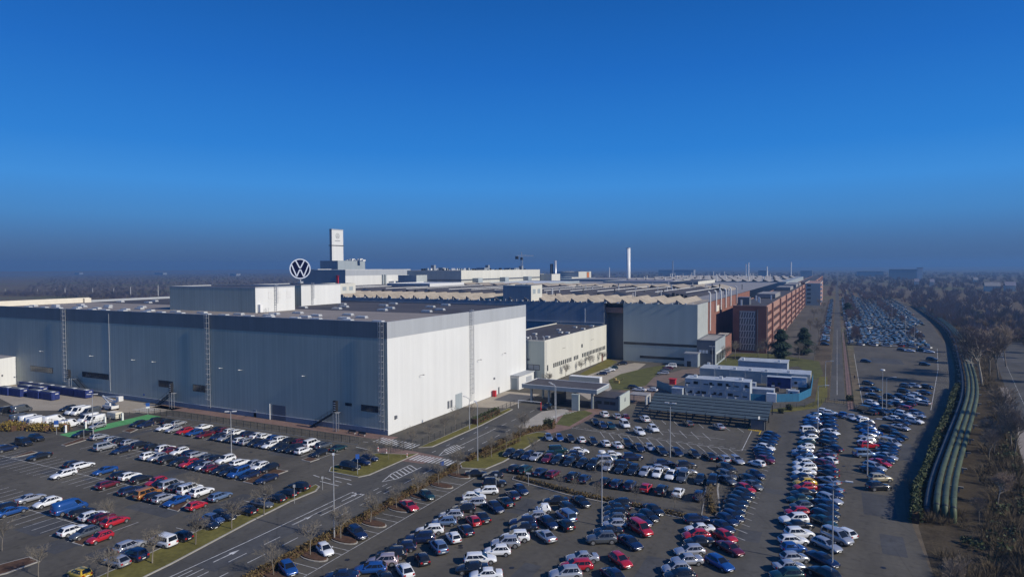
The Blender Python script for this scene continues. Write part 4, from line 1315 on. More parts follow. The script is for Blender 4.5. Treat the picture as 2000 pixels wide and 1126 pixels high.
for i in range(7):
    x0 = -45.6 + i * 5.4
    cabin(x0, x0 + 5.36, 248 + (i % 2) * .1, 258, 0, 4.2, 'long grey cabin, ' + ordn(i + 1) + ' from the left in the back row', 'cont_grey', False, 'grey cabins in the back row')
t = thing('white_tent_hall', 'long low shed with a blue-grey front behind the grey cabins', 'shed', (-26, 280, 0))
MB().box(-35.2, -17, 274, 284, 0, 4.0).build('wall', 'cont_blue', t)
MB().box(-35.4, -16.8, 273.8, 284.2, 4.0, 4.25).build('roof', 'cont_roof', t)
for x in (-33.5, -20): MB().box(x - .5, x + .5, 275, 276.2, 4.2, 5.2).build('roof_unit', 'white', t)
t = cabin(-21.4, -13.6, 240, 243.2, 0, 3.9, 'dark navy cabin with a pale roof standing before the grey back row', 'bin_blue', True, None, 4)
t = cabin(-25.0, -17.6, 221.6, 225.6, 0, 2.6, 'low cream roofed cabin beside the right end of the stacked cabins', 'cont_blue', False, None)
tag(MB().box(-19.2, -16.4, 214.6, 216.2, 0, 2.7).build('white_box', 'white'), 'white square box cabin by the bright blue hoarding', 'box')
def hoarding(pts, h, label):
    t = thing('blue_hoarding', label, 'hoarding', (pts[0][0], pts[0][1], 0), 'bright blue hoardings round the site cabins')
    for i in range(len(pts) - 1):
        a, b = Vector((*pts[i], 0)), Vector((*pts[i + 1], 0))
        MB().beam((a.x, a.y, h / 2), (b.x, b.y, h / 2), .08, h).build('panel_run', 'cyan', t)
    return t
hoarding([(-24.4, 214.6), (-19.4, 215.2)], 2.2, 'short bright blue hoarding at the foot of the right stacked cabins')
hoarding([(-16.3, 215.6), (-10.2, 219.6), (-7.2, 231.0), (-7.5, 262)], 2.5, 'long bright blue hoarding curving round the right side of the cabin yard')
hoarding([(-56.2, 226), (-48.5, 216.2)], 2.3, 'bright blue hoarding at the left end of the cabin yard')
t = tag(MB().box(-53.2, -51.2, 232, 234, 0, 1.8).box(-53.5, -50.9, 231.8, 234.2, 1.8, 2.0).build('red_roof_hut', ['sign_red']), 'small red-orange hut behind the left blue hoarding', 'hut')
rr = random.Random(61)
for i, (x, y, w, d, h, m_, lab) in enumerate(((-40, 231, 5.6, 2.4, 2.6, 'cont_grey', 'grey cabin in the yard behind the stacked row, left one'), (-33.4, 232, 5.6, 2.4, 2.6, 'white', 'white cabin in the yard behind the stacked row, middle one'), (-27, 233.4, 5.6, 2.4, 2.6, 'cont_blue', 'pale blue cabin in the yard behind the stacked row, right one'), (-40, 238.5, 6, 2.4, 2.7, 'cont_blue', 'pale blue cabin before the grey back row, left one'), (-32, 240, 6, 2.4, 2.7, 'cont_grey', 'grey cabin before the grey back row, left of the navy one'), (-11.4, 246.5, 5, 2.5, 3.4, 'white', 'white cabin at the right end before the back row'), (-12, 225, 3.2, 2.2, 2.4, 'frame', 'small pale cabin inside the right curve of the blue hoarding'), (-30.5, 263.5, 6, 2.4, 2.7, 'white', 'white flat cabin just behind the grey back row'), (-16, 262, 6, 2.4, 2.7, 'cont_grey', 'grey flat cabin behind the right end of the back row'))):
    t = thing('site_cabin', lab, 'site cabin', (x, y, 0), 'loose cabins in the site yard')
    MB().box(x - w / 2, x + w / 2, y - d / 2, y + d / 2, .1, h - .1).build('wall', m_, t)
    MB().box(x - w / 2 - .05, x + w / 2 + .05, y - d / 2 - .05, y + d / 2 + .05, h - .1, h).build('roof', 'cont_roof', t)
    MB().box(x - w * .3, x - w * .1, y - d / 2 - .04, y - d / 2, 1.1, 1.9).build('window', 'glass', t)
    MB().box(x + w * .2, x + w * .36, y - d / 2 - .04, y - d / 2, .1, 2.1).build('door', 'frame', t)
for i, (x, y, z) in enumerate(((-44, 257.9, 4.2), (-38.6, 249.2, 4.2), (-33.2, 249.4, 4.2), (-27.8, 249.2, 4.2), (-22.4, 249.4, 4.2), (-15.0, 249.2, 4.2), (-41, 216, 5.96), (-33, 216, 5.96), (-27, 216, 5.96))):
    tag(MB().box(x - .5, x + .5, y - .4, y + .4, z, z + .8).box(x - .35, x + .35, y - .42, y - .4, z + .15, z + .65).build('roof_cooler', 'frame'), 'small roof cooler, ' + ordn(i + 1) + (' from the left on the grey back row' if i < 6 else ' of all, on the stacked cabins'), 'cooler', 'roof coolers on the cabins')
for i, (x, y) in enumerate(((-36, 226), (-34.5, 226.6), (-30, 227), (-22, 229), (-14, 232), (-12.4, 233.5), (-17.5, 234))):
    m2 = MB()
    for k in range(3): m2.box(x - .6, x + .6, y - .5, y + .5, k * .5, k * .5 + .42)
    tag(m2.build('pallet_stack', ('parapet', 'cont_grey', 'brown_path', 'frame')[i % 4]), 'stacked pallet goods on the cabin yard, ' + ordn(i + 1) + ' from the left', 'pallet stack', 'pallet goods on the cabin yard')
t = thing('white_trailer', 'white box trailer standing just behind the gate canopy', 'trailer', (-76, 216, 0))
MB().box(-83.5, -72.4, 211.5, 214.2, 1.0, 4.0).build('box_body', 'cont_grey', t)
MB().box(-83.5, -72.4, 211.5, 214.2, 4.0, 4.06).box(-72.4, -72.3, 211.5, 214.2, 1, 4.0).build('lid', 'white', t)
for x in (-81.5, -80.3, -74): MB().tube((x, 211.4, .5), (x, 214.3, .5), .5, n=12).build('wheel', 'black', t)
tag(MB().box(-72, -70, 226, 227.2, 0, 1.1).box(-72.2, -71.2, 226.1, 227.1, 1.1, 1.8).tube((-70, 226.6, 1.0), (-68.4, 226.6, 1.7), .15, n=6).build('yellow_digger', 'dull_yellow'), 'small yellow digger on the bank lawn behind the gate', 'digger')
# ------------------------------------------------------------------ lamps, fences, signs
def lamp(px, py, h, kind, label, turn=0.0, group='lamp posts of the car parks'):
    x, y = at(px, py)
    t = thing('lamp_post', label, 'street lamp', (x, y, 0), group)
    MB().tube((x, y, 0), (x, y, 1.2), .13, .12, 10).tube((x, y, 1.2), (x, y, h), .11, .06, 10).build('pole', 'steel', t)
    if kind == 1:      # one arm
        d = Vector((math.cos(turn), math.sin(turn), 0))
        e = Vector((x, y, h)) + d * 1.6 + Vector((0, 0, .35))
        MB().beam((x, y, h - .02), e, .10).build('arm', 'steel', t)
        MB().beam(e - d * .1, e + d * .85, .34, .14).build('lamp_head', 'frame', t)
    elif kind == 2:    # two heads back to back
        d = Vector((math.cos(turn), math.sin(turn), 0))
        MB().beam(Vector((x, y, h)) - d * .5, Vector((x, y, h)) + d * .5, .1).build('arm', 'steel', t)
        for s in (-1, 1):
            c = Vector((x, y, h + .02))
            MB().beam(c + d * s * .35, c + d * s * 1.25, .42, .16).build('lamp_head', 'frame', t)
    else:              # drum head
        MB().tube((x, y, h - .15), (x, y, h + .12), .62, .5, 14).build('lamp_head', 'frame', t)
    return t


lamp(653, 1052, 12.4, 1, 'tall lamp post on the hedge between the road and the white van', 2.3)
lamp(933, 900, 12.3, 1, 'tall single-armed lamp post by the zebra crossing hedge', 2.3)
lamp(1175.5, 1026, 12.2, 3, 'lamp post with round head beside the stack of dark cars in the middle', 0)
lamp(1309, 892, 12.0, 2, 'twin-headed lamp post at the edge of the gate car park', 0)
lamp(1625.5, 1107, 12.0, 1, 'lamp post at the bottom right rising through the double car row', 0)
lamp(1694, 927, 11.2, 1, 'lamp post beside the row with the red van', 0)
lamp(1723, 806, 12.4, 3, 'lamp post near the empty middle of the east car park', 0)
lamp(1731, 800, 9.4, 1, 'shorter lamp post right beside a taller one in the east car park', 0)
lamp(452, 887, 9.8, 2, 'lamp post between the two crowded left car rows', .6)
lamp(182, 849, 10.4, 2, 'lamp post at the green charging lane', .6)
lamp(1086, 822, 9.6, 1, 'lamp post in front of the gate canopy', 2.6)
lamp(1597, 852, 12.5, 1, 'lamp post by the lane left of the double car row', 0)
lamp(1391, 722, 9.6, 2, 'lamp post before the dark two-storey block', 0)
lamp(917, 838, 8.0, 1, 'slim lamp post on the green strip along the white hall wall', 2.8)
lamp(1084, 800, 7.5, 1, 'small lamp post by the cream annex corner', 2.8)
lamp(1742, 628, 12, 3, 'distant lamp post among the far parked cars, left one', 0)
lamp(1768, 658, 12, 3, 'distant lamp post among the far parked cars, middle one', 0)
lamp(1786, 676, 12, 3, 'distant lamp post among the far parked cars, right one', 0)
lamp(1612, 756, 9, 1, 'lamp post on the avenue verge next to the cabin yard', 0)
lamp(1646, 668, 10, 1, 'lamp post beside the rail strip of the avenue', 0)
for i, px in enumerate((10, 73, 108, 127, 181, 222, 255, 309)):
    yy_ = (700, 690, 760, 640, 700, 690, 640, 600)[i]
    x = aty(px, yy_, 5)
    d0 = math.hypot(x, yy_)
    t = thing('yard_mast', 'slim lamp mast behind the hall, ' + ordn(i + 1) + ' from the left', 'light mast', (x, yy_, 0), 'lamp masts behind the hall')
    hm = 42 - (561 - 525) * (d0 * .84) / FPX + (0, -1, -1.5, 0, -1, -2, 0, 2)[i]
    MB().tube((x, yy_, 0), (x, yy_, hm), .40, .30, 6).build('pole', 'frame', t)
    MB().box(x - 1.4, x + 1.4, yy_ - .25, yy_ + .25, hm, hm + .35).build('lamp_head', 'frame', t)


def mesh_fence(pts, h, label, step=2.5, kerb=True, m='fence'):
    t = thing('mesh_fence', label, 'fence', (pts[0][0], pts[0][1], 0), 'black mesh fences')
    w = MB()
    for i in range(len(pts) - 1):
        a, b = Vector((*pts[i], 0)), Vector((*pts[i + 1], 0))
        L = (b - a).length
        n = max(1, int(L / step))
        for k in range(n + (i == len(pts) - 2)):
            p = a.lerp(b, k / n)
            MB().beam(p, p + Vector((0, 0, h)), .09).build('post', m, t)
        for z in (.15, h * .5, h - .1):
            w.beam((a.x, a.y, z), (b.x, b.y, z), .045)
        nn = int(L / .55)
        for k in range(nn):
            p = a.lerp(b, k / nn)
            w.beam(p + Vector((0, 0, .1)), p + Vector((0, 0, h - .05)), .022)
        if kerb:
            w2 = MB().beam((a.x, a.y - .05, .06), (b.x, b.y - .05, .06), .22, .12)
            w2.build('kerb', 'kerb', t)
    w.build('wire_panel', m, t)
    return t


mesh_fence([(-170.6, 120.9), (-101.4, 120.8)], 1.9, 'long black mesh fence between the left car park and the hall lane')
mesh_fence([(-90.2, 118.6), (-87.4, 124.5), (-87.2, 150), (-87.4, 176)], 1.8, 'black mesh fence along the green strip beside the white hall wall', kerb=False)
mesh_fence([(-262, 104), (-215, 101), (-186, 100), (-178.6, 99)], 1.8, 'dark mesh fence in front of the parked white vans at the left', kerb=False)
mesh_fence([(-178.2, 101), (-178.6, 120.7), (-171, 120.9)], 1.7, 'mesh fence along the green charging lane', kerb=False)
mesh_fence([(-14.6, 206), (-6, 213), (-2.8, 222), (2.2, 220.5), (5.5, 214)], 1.5, 'mesh fence across the head of the east car park by the avenue', kerb=False)
mesh_fence([(5.0, 214), (4.9, 330), (4.6, 460)], 1.2, 'low dark fence beside the rail strip along the avenue', 4, False)


def sign(px, py, h, w, hh, m, label, turn=.75, name='road_sign', two=None):
    x, y = at(px, py)
    t = thing(name, label, 'sign', (x, y, 0))
    MB().tube((x, y, 0), (x, y, h), .05, .05, 8).build('post', 'steel', t)
    d = Vector((math.cos(turn), math.sin(turn), 0))
    n = Vector((d.y, -d.x, 0)) * .07
    MB().beam(Vector((x, y, h - hh / 2)) + n - d * w / 2, Vector((x, y, h - hh / 2)) + n + d * w / 2, .04, hh).build('plate', m, t)
    if two:
        MB().beam(Vector((x, y, h - hh - .3)) + n - d * w / 2, Vector((x, y, h - hh - .3)) + n + d * w / 2, .04, .5).build('lower_plate', two, t)
    return t


sign(110.5, 848, 3.6, 1.0, 1.0, 'sign_blue', 'blue and white charging sign beside the yellow shrubs', two='white')
sign(289, 809, 3.4, 1.0, 1.0, 'sign_blue', 'blue sign with white plate at the far end of the green lane', two='white')
sign(164, 858, 3.3, .5, .7, 'dark_steel', 'small dark sign post on the brown bed by the silver hatchback')
sign(698.5, 927, 4.3, .75, 1.0, 'sign_blue', 'blue sign post on the grass triangle at the car park entrance')
sign(863, 915, 1.6, .9, .9, 'sign_blue', 'blue square crossing sign at the zebra')
sign(630, 956, 2.6, .4, .5, 'steel', 'thin sign post at the rounded tip of the left verge')
sign(575, 982, 3.4, .4, .5, 'steel', 'thin sign post in the middle of the left verge')
sign(969, 953, 2.8, .5, .4, 'frame', 'white arm sign at the end of the tree strip', .2)
sign(1032, 948, 2.6, .9, .3, 'frame', 'pale finger sign in the tree strip beside the dark red car', .2)
sign(1482, 838, 3.4, .5, .8, 'frame', 'white post with small plate by the yellow marking')
for i, (px, py) in enumerate(((128, 844), (167, 836), (205, 828), (239, 820))):
    x, y = at(px, py)
    t = thing('charging_post', 'white charging pillar, ' + ordn(i + 1) + ' from the left along the green lane', 'charging post', (x, y, 0), 'charging pillars along the green lane')
    MB().prism([(x - .28, y - .2), (x + .28, y - .2), (x + .28, y + .2), (x - .28, y + .2)], 0, 2.0).build('housing', 'white', t)
    MB().box(x - .18, x + .18, y - .23, y - .2, 1.2, 1.6).build('screen', 'black', t)
    MB().box(x - .3, x + .3, y - .22, y + .22, 2.0, 2.06).build('cap', 'sign_red' if i < 2 else 'frame', t)
for i, (px, py) in enumerate(((738.5, 880), (755, 885), (795, 893))):
    x, y = at(px, py)
    t = thing('bollard', 'white and red bollard, ' + ordn(i + 1) + ' from the left on the red crossing path', 'bollard', (x, y, 0), 'white and red bollards on the crossing path')
    MB().tube((x, y, 0), (x, y, 1.0), .10, .09, 8).build('post', 'white', t)
    MB().tube((x, y, .55), (x, y, .8), .115, .115, 8).build('red_band', 'sign_red', t)
sk0 = None
n = 0
for x, y, lab in ((-249.6, 118.6, 'left one of the two nearest skips, with raised tarp hoops'), (-242.8, 119.0, 'right end skip of the left near pair'), (-234.2, 119.9, 'left half of the nearest front pair'), (-227.2, 120.2, 'nearest skip, right end of the front row'),
                  (-247, 123.4, 'left skip of the middle row'), (-240.2, 123.6, 'right skip of the middle row'), (-254, 127.4, 'leftmost skip of the wall row'), (-247.4, 127.3, 'second from the left in the wall row'), (-240.8, 127.3, 'third from the left in the wall row'), (-234.2, 127.2, 'third from the right in the wall row'), (-227.6, 127.1, 'second from the right in the wall row'), (-220.8, 127.0, 'right end skip of the wall row by the stair')):
    if sk0 is None:
        sk0 = thing('skip_container', '', 'skip', (x, y, 0), 'dark blue skips beside the hall')
        m2 = MB().box(x - 3.2, x + 3.2, y - 1.2, y + 1.2, .2, 2.6)
        for i in range(9): m2.box(x - 3.1 + i * .77, x - 2.98 + i * .77, y - 1.28, y - 1.2, .25, 2.5)
        for i in range(3): m2.box(x + 3.2, x + 3.28, y - 1.0 + i * .95, y - .9 + i * .95, .25, 2.5)
        m2.build('tub', 'bin_blue', sk0)
        MB().box(x - 3.0, x + 3.0, y - 1.05, y + 1.05, 2.6, 2.66).build('cover', 'anthracite', sk0)
        MB().box(x + 1.4, x + 2.8, y - .9, y + .2, 2.66, 2.74).build('white_flap', 'white', sk0)
        MB().box(x + 3.28, x + 3.30, y - .2, y + .8, 1.9, 2.15).build('label_plate', 'frame', sk0)
        o = sk0
    else:
        o = copy_tree(sk0)
    o.location = (x, y, 0)
    o['label'] = 'dark blue skip, ' + lab
# boom lift by the vans
x, y = at(216, 800)
t = thing('boom_lift', 'white folding boom lift parked behind the white vans', 'boom lift', (x, y, 0))
MB().box(x - 2.2, x + 2.2, y - 1.1, y + 1.1, .6, 1.5).box(x - 1.2, x + 1.0, y - .9, y + .9, 1.5, 2.3).build('chassis', 'frame', t)
MB().beam((x - .8, y, 2.2), (x - 4.2, y + .3, 3.8), .35).beam((x - 4.2, y + .3, 3.8), (x + 3.2, y, 2.6), .3).beam((x - 4, y + .3, 3.6), (x + 3.6, y + .4, 4.2), .26).build('boom', 'white', t)
MB().box(x + 3.4, x + 4.8, y - .5, y + .9, 3.0, 4.4).build('basket', 'frame', t)
for dx in (-1.6, 1.6):
    for dy in (-1.15, 1.15): MB().tube((x + dx, y + dy - .15, .5), (x + dx, y + dy + .15, .5), .5, n=14).build('wheel', 'black', t)
x, y = at(224, 818)
tag(MB().box(x - 2, x + 2, y - 1, y + 1, .5, 2.0).box(x - 1.9, x + 1.9, y - .9, y + .9, 2.0, 2.1).tube((x - .6, y - 1.05, .45), (x - .6, y + 1.05, .45), .42, n=12).build('box_trailer', 'parapet'), 'small cream box trailer beside the white vans at the green lane', 'trailer')
for k, (px, py) in enumerate(((687, 846), (706, 850))):
    x, y = at(px, py)
    t = thing('bench', ('left' if k == 0 else 'right') + ' dark bench at the foot of the grey wall by the corner', 'bench', (x, y, 0), 'benches by the hall corner')
    MB().box(x - 1.2, x + 1.2, y - .25, y + .25, .42, .5).build('seat', 'dark_steel', t)
    MB().box(x - 1.2, x + 1.2, y + .22, y + .28, .5, .95).build('backrest', 'dark_steel', t)
    for dx in (-1.0, 1.0): MB().box(x + dx - .05, x + dx + .05, y - .22, y + .22, 0, .42).build('leg', 'steel', t)

# ------------------------------------------------------------------ pipeline
PATH = [at(px_, py_, 2.5) for px_, py_ in ((1846, 982), (1848, 955), (1856, 915), (1876, 850), (1892, 800), (1899, 768), (1898, 740), (1892, 715), (1885, 692), (1872, 657), (1851, 633), (1818, 610))]
PATH += [(PATH[-1][0] + 3, PATH[-1][1] + 150)]


def smooth_path(P, step=4.0):
    out = []
    for i in range(len(P) - 1):
        p0 = Vector(P[max(0, i - 1)]); p1 = Vector(P[i]); p2 = Vector(P[i + 1]); p3 = Vector(P[min(len(P) - 1, i + 2)])
        n = max(2, int((p2 - p1).length / step))
        for k in range(n):
            t_ = k / n
            out.append(.5 * ((2 * p1) + (p2 - p0) * t_ + (2 * p0 - 5 * p1 + 4 * p2 - p3) * t_ * t_ + (3 * p1 - p0 - 3 * p2 + p3) * t_ ** 3))
    out.append(Vector(P[-1]))
    return out


SP = smooth_path(PATH)
NRM = []
for i in range(len(SP)):
    d = (SP[min(i + 1, len(SP) - 1)] - SP[max(i - 1, 0)]).normalized()
    NRM.append(Vector((d.y, -d.x)))


def pipe_run(mb, off, z, r, n=14, down=True):
    rings = []
    pts = [Vector((SP[i].x + NRM[i].x * off, SP[i].y + NRM[i].y * off, z)) for i in range(len(SP))]
    if down:
        h = pts[0]
        d = (pts[0] - pts[1]).normalized()
        pre = [h + d * (1.3 * math.sin(a)) - Vector((0, 0, 1.3 * (1 - math.cos(a)))) for a in (R(90), R(65), R(40), R(20))]
        pts = [pre[0] - Vector((0, 0, z))] + pre + pts
    for i, p in enumerate(pts):
        d = (pts[min(i + 1, len(pts) - 1)] - pts[max(i - 1, 0)]).normalized()
        u = d.cross(Vector((0, 0, 1)))
        u = u.normalized() if u.length > .2 else Vector((NRM[0].x, NRM[0].y, 0))
        w = u.cross(d)
        k = len(mb.v)
        for j in range(n):
            a = 2 * math.pi * j / n
            mb.v.append(tuple(p + (u * math.cos(a) + w * math.sin(a)) * r))
        rings.append(k)
    for a, b in zip(rings[:-1], rings[1:]):
        for j in range(n):
            j2 = (j + 1) % n
            mb.f.append((a + j, a + j2, b + j2, b + j)); mb.m.append(0)
    # joint rings
    for i in range(3 if down else 2, len(pts) - 1, 3):
        d = (pts[i + 1] - pts[i]).normalized()
        mb.tube(pts[i] - d * .13, pts[i] + d * .13, r * 1.06, r * 1.06, n, 1, True)


pl = thing('pipeline', 'bundle of big green lagged heating pipes curving along the east side of the car park', 'pipeline', (SP[0].x, SP[0].y, 0))
for off, z, r, m in ((-1.15, 2.5, .5, 'pipe_green'), (0, 2.5, .5, 'pipe_green'), (1.15, 2.4, .5, 'pipe_green'), (-2.5, 1.8, .5, 'pipe_blue')):
    mb = MB()
    pipe_run(mb, off, z, r)
    mb.build('pipe', [m, 'dark_steel'], pl, True)
acc = 0
for i in range(2, len(SP) - 1):
    acc += (SP[i] - SP[i - 1]).length
    if acc > 13:
        acc = 0
        a = SP[i] + NRM[i] * -4.0
        b = SP[i] + NRM[i] * 2.4
        m2 = MB()
        m2.beam((a.x, a.y, 1.0), (b.x, b.y, 1.0), .3, .3)
        for u in (.12, .5, .88):
            p = a.lerp(b, u)
            m2.beam((p.x, p.y, 0), (p.x, p.y, .9), .3)
        m2.build('support_frame', 'kerb', pl)


# ------------------------------------------------------------------ plants
def leaf_box(mb, pts, w, h, n, size, rr, m=0, jag=.35):
    """leafy hedge body: many small tilted leaf clumps along a polyline"""
    for i in range(len(pts) - 1):
        a, b = Vector(pts[i]), Vector(pts[i + 1])
        L = (b - a).length
        d = (b - a).normalized(); nn = Vector((-d.y, d.x))
        for k in range(int(L * n)):
            u = rr.random()
            o = rr.uniform(-.5, .5) * w
            p = a.lerp(b, u) + nn * o
            hh = h * (1 - jag * rr.random()) * (1 - .5 * (abs(o) / (w * .5)) ** 3)
            z = hh * (rr.random() ** .6)
            s = size * rr.uniform(.6, 1.4)
            v1 = Vector((rr.uniform(-1, 1), rr.uniform(-1, 1), rr.uniform(-.6, .9))).normalized() * s
            v2 = Vector((rr.uniform(-1, 1), rr.uniform(-1, 1), rr.uniform(-.6, .9))).normalized() * s
            c = Vector((p.x, p.y, z + .05))
            mb.face([c, c + v1, c + v1 + v2 * .8, c + v2], m)


def hedge(pts, w, h, label, m='hedge', n=170, size=.24, seed=1, name='hedge', core=True):
    rr = random.Random(seed)
    t = thing(name, label, 'hedge', (pts[0][0], pts[0][1], 0))
    mb = MB()
    leaf_box(mb, pts, w, h, n, size, rr)
    mb.build('foliage', m, t)
    if core:
        c = MB()
        for i in range(len(pts) - 1):
            c.beam((*pts[i], h * .33), (*pts[i + 1], h * .33), w * .7, h * .62)
        c.build('branches', 'mulch', t)
    return t


hedge([(-70.1, 46), (-70.2, 64), (-70.5, 90)], 1.5, 1.1, 'clipped brown-green hedge between the road path and the roadside bays, near half', seed=2)
hedge([(-70.6, 90.4), (-70.9, 116)], 1.5, 1.1, 'clipped brown-green hedge between the road path and the roadside bays, far half', seed=3)
hedge([(-71.2, 120.5), (-71.1, 138)], 1.3, 1.2, 'reddish hedge along the road beyond the zebra crossing', seed=4)
hedge([(-71.0, 139), (-69.5, 150), (-66, 156)], 1.6, 1.3, 'loose brown hedge curving toward the gate', seed=5)
hedge([(-86.6, 150), (-86.8, 164)], 2.4, 2.2, 'dark bushy hedge beside the fence at the far end of the white wall', 'ivy', seed=6)
hedge([(11.9, 123), (13.6, 139), (16.6, 153), (22.5, 186), (28.6, 217), (33.5, 246), (37, 264)], 1.5, 2.6, 'overgrown yellow-green ivy fence running beside the pipes', 'ivy', 150, .3, 7, 'ivy_fence')
for k, pts in enumerate((((-196, 93), (-190, 94.2)), ((-188.6, 94.8), (-183, 96)), ((-182, 97), (-178.6, 98.6)), ((-195.5, 91.6), (-191, 92.4)))):
    hedge(list(pts), 2.4, 2.2, ('second', 'third', 'rightmost', 'leftmost')[k] + ('' if k in (2, 3) else ' from the left') + ' yellow-brown shrub beside the charging lane', 'broom', 190, .26, 20 + k, 'yellow_shrub')
for k, (px, py, s) in enumerate(((1073, 835, 2.6), (1541, 800, 1.6), (1525, 806, 1.2), (1660, 782, 1.8))):
    x, y = at(px, py)
    hedge([(x - s * .5, y), (x + s * .5, y)], s, s * 1.1, ('dark upright bush by the gate path', 'dark round bush by the lane fence right of the canopy', 'low flat bush left of the round bush by the lane', 'dark low bush at the head of the rail strip')[k], 'ivy', 260, .25, 40 + k, 'bush')


for k, pts in enumerate((poly_px([(1010, 934), (1120, 964)]), poly_px([(1124, 965), (1200, 981), (1290, 1000)]), poly_px([(1296, 1001), (1366, 1016)]), [(-18.4, 112.5), (-20.6, 122)], [(-20.9, 124), (-21.4, 135)], [(-69.4, 124), (-68.2, 140)])):
    hedge(list(pts), 1.0, .8, ('low brown shrub strip, left part, between the middle car rows', 'low brown shrub strip, middle part, between the middle car rows', 'low brown shrub strip, right part, between the middle car rows', 'near half of the low shrub strip beside the dark fourth column', 'far half of the low shrub strip beside the dark fourth column', 'low dark shrubs on the olive verge beyond the zebra')[k], 'hedge', 70, .22, 60 + k, 'shrub_strip', False)


def grow(limb, twig, p, d, L, r, lev, rr, spread, lift, kids, twr):
    nseg = 3 if lev == 0 else 2
    pts = [p]
    q = p
    for s in range(nseg):
        d = (d + Vector((rr.uniform(-1, 1), rr.uniform(-1, 1), rr.uniform(-.4, .8) + lift)) * (.10 if lev == 0 else .22)).normalized()
        q = q + d * (L / nseg)
        pts.append(q)
    for s in range(nseg):
        ra, rb = r * (1 - .45 * s / nseg), r * (1 - .45 * (s + 1) / nseg)
        if lev < len(kids) - 1:
            limb.tube(pts[s], pts[s + 1], ra, rb, 6 if lev == 0 else 4, 0, False)
        else:
            twig.tube(pts[s], pts[s + 1], max(twr, ra), max(twr * .5, rb * .6), 3, 0, False)
    if lev >= len(kids):
        return
    n = kids[lev]
    for k in range(n):
        u = (.35 if lev else .55) + (.65 if lev else .45) * (k + rr.random() * .8) / n
        i = min(nseg - 1, int(u * nseg))
        base = pts[i].lerp(pts[i + 1], u * nseg - i) if u < 1 else pts[-1]
        ax = d.orthogonal().normalized()
        a = 2.4 * k + rr.uniform(-.5, .5)
        side = (Matrix.Rotation(a, 3, d) @ ax)
        ang = spread * rr.uniform(.7, 1.2)
        nd = (d * math.cos(ang) + side * math.sin(ang)).normalized()
        grow(limb, twig, base, nd, L * rr.uniform(.45, .72) * (1 if lev else .85), r * .5, lev + 1, rr, spread, lift, kids, twr)


def tree_meshes(seed, H, trunk, kids, spread=.75, lift=.25, r=.16, twr=.022, mt='twig', mbk='bark'):
    rr = random.Random(seed)
    limb, twig = MB(), MB()
    grow(limb, twig, Vector((0, 0, 0)), Vector((rr.uniform(-.04, .04), rr.uniform(-.04, .04), 1)), trunk, r, 0, rr, spread, lift, kids, twr)
    z = max(v[2] for v in twig.v)
    s = H / z
    for b in (limb, twig):
        b.v = [(x * s, y * s, zz * s) for x, y, zz in b.v]
    return limb.mesh('trunk', [M[mbk]]), twig.mesh('crown', [M[mt]])


def plant_tree(meshes, x, y, name, label, cat, group, rot=0, sc=1.0):
    t = thing(name, label, cat, (x, y, 0), group)
    t.rotation_euler = (0, 0, rot)
    t.scale = (sc, sc, sc * rnd.uniform(.92, 1.1))
    for nm, me in zip(('trunk', 'crown'), meshes):
        o = bpy.data.objects.new(nm, me)
        o.parent = t
        COL.objects.link(o)
    return t


ST = [tree_meshes(100 + i, 5.3, 3.2, [8, 5, 5, 3], .80, .22, .105, .016, 'twig') for i in range(4)]
YT = [tree_meshes(140 + i, 6.0, 3.8, [8, 5, 4, 3], .62, .3, .085, .014, 'twig') for i in range(3)]
k = 0
for y in (52.4, 58.8, 65.8, 72.4, 79.0):
    plant_tree(ST[k % 4], -86.9, y, 'street_tree', 'bare forking street tree on the left verge, ' + ordn(int(k + 1)) + ' from below', 'tree', 'bare trees on the left verge', k * 1.7, 1.0 + .06 * (k % 3)); k += 1
for i, y in enumerate(TREE_BEDS):
    plant_tree((ST + YT)[(k + i) % 7], -68.3, y, 'street_tree', 'bare street tree in a mulched bed by the roadside bays, ' + ordn(i + 1) + ' from the bottom edge', 'tree', 'bare trees in the roadside beds', i * 2.1, .92 + .05 * (i % 4))
for i, (px, py) in enumerate(sorted(((724, 912), (759, 897), (783, 893), (736, 883)))):
    x, y = at(px, py)
    plant_tree(YT[i % 3], x, y, 'street_tree', 'thin bare tree on the grass triangle near the crossing, ' + ordn(i + 1) + ' from the left', 'tree', 'thin trees on the grass triangle', i, .75)
for i, (px, py) in enumerate(((805.5, 879), (837, 866), (868, 851), (890, 838), (922, 822))):
    x, y = at(px, py)
    plant_tree(YT[i % 3], x, y, 'street_tree', 'bare tree by the fence along the white wall, ' + ordn(i + 1) + ' from the corner', 'tree', 'bare trees along the white wall fence', i * 1.3, .95)
for i, (px, py) in enumerate(sorted(((960, 893), (988, 877), (1015, 863), (895, 926), (1040, 890), (1020, 838), (1027, 848)))):
    x, y = at(px, py)
    plant_tree(ST[i % 4], x, y, 'street_tree', 'bare tree on the olive verge beyond the zebra, ' + ordn(i + 1) + ' from the left', 'tree', 'bare trees on the verge beyond the zebra', i * 1.9, .95)
for i, (px, py) in enumerate(sorted(((1103, 738), (1128, 725), (1151, 718), (1173, 708), (1070, 758)))):
    x, y = at(px, py)
    x = max(x, -91.5)
    plant_tree(ST[i % 4], x, y, 'street_tree', 'bare tree before the cream annex wall, ' + ordn(i + 1) + ' from the left', 'tree', 'bare trees before the cream annex', i * 1.1, 1.1)
for i, (px, py) in enumerate(sorted(((1095, 959), (1121, 964), (1168, 970), (1167, 980), (1241, 985), (1317, 997), (1369, 1004), (1383, 985), (1415, 985), (1430, 948), (1399, 1002), (1186, 925), (1353, 938)))):
    x, y = at(px, py)
    plant_tree(YT[i % 3], x, y, 'young_tree', 'thin young bare tree between the middle car rows, ' + ordn(i + 1) + ' from the left', 'tree', 'young trees between the middle car rows', i * 2.3, .6)
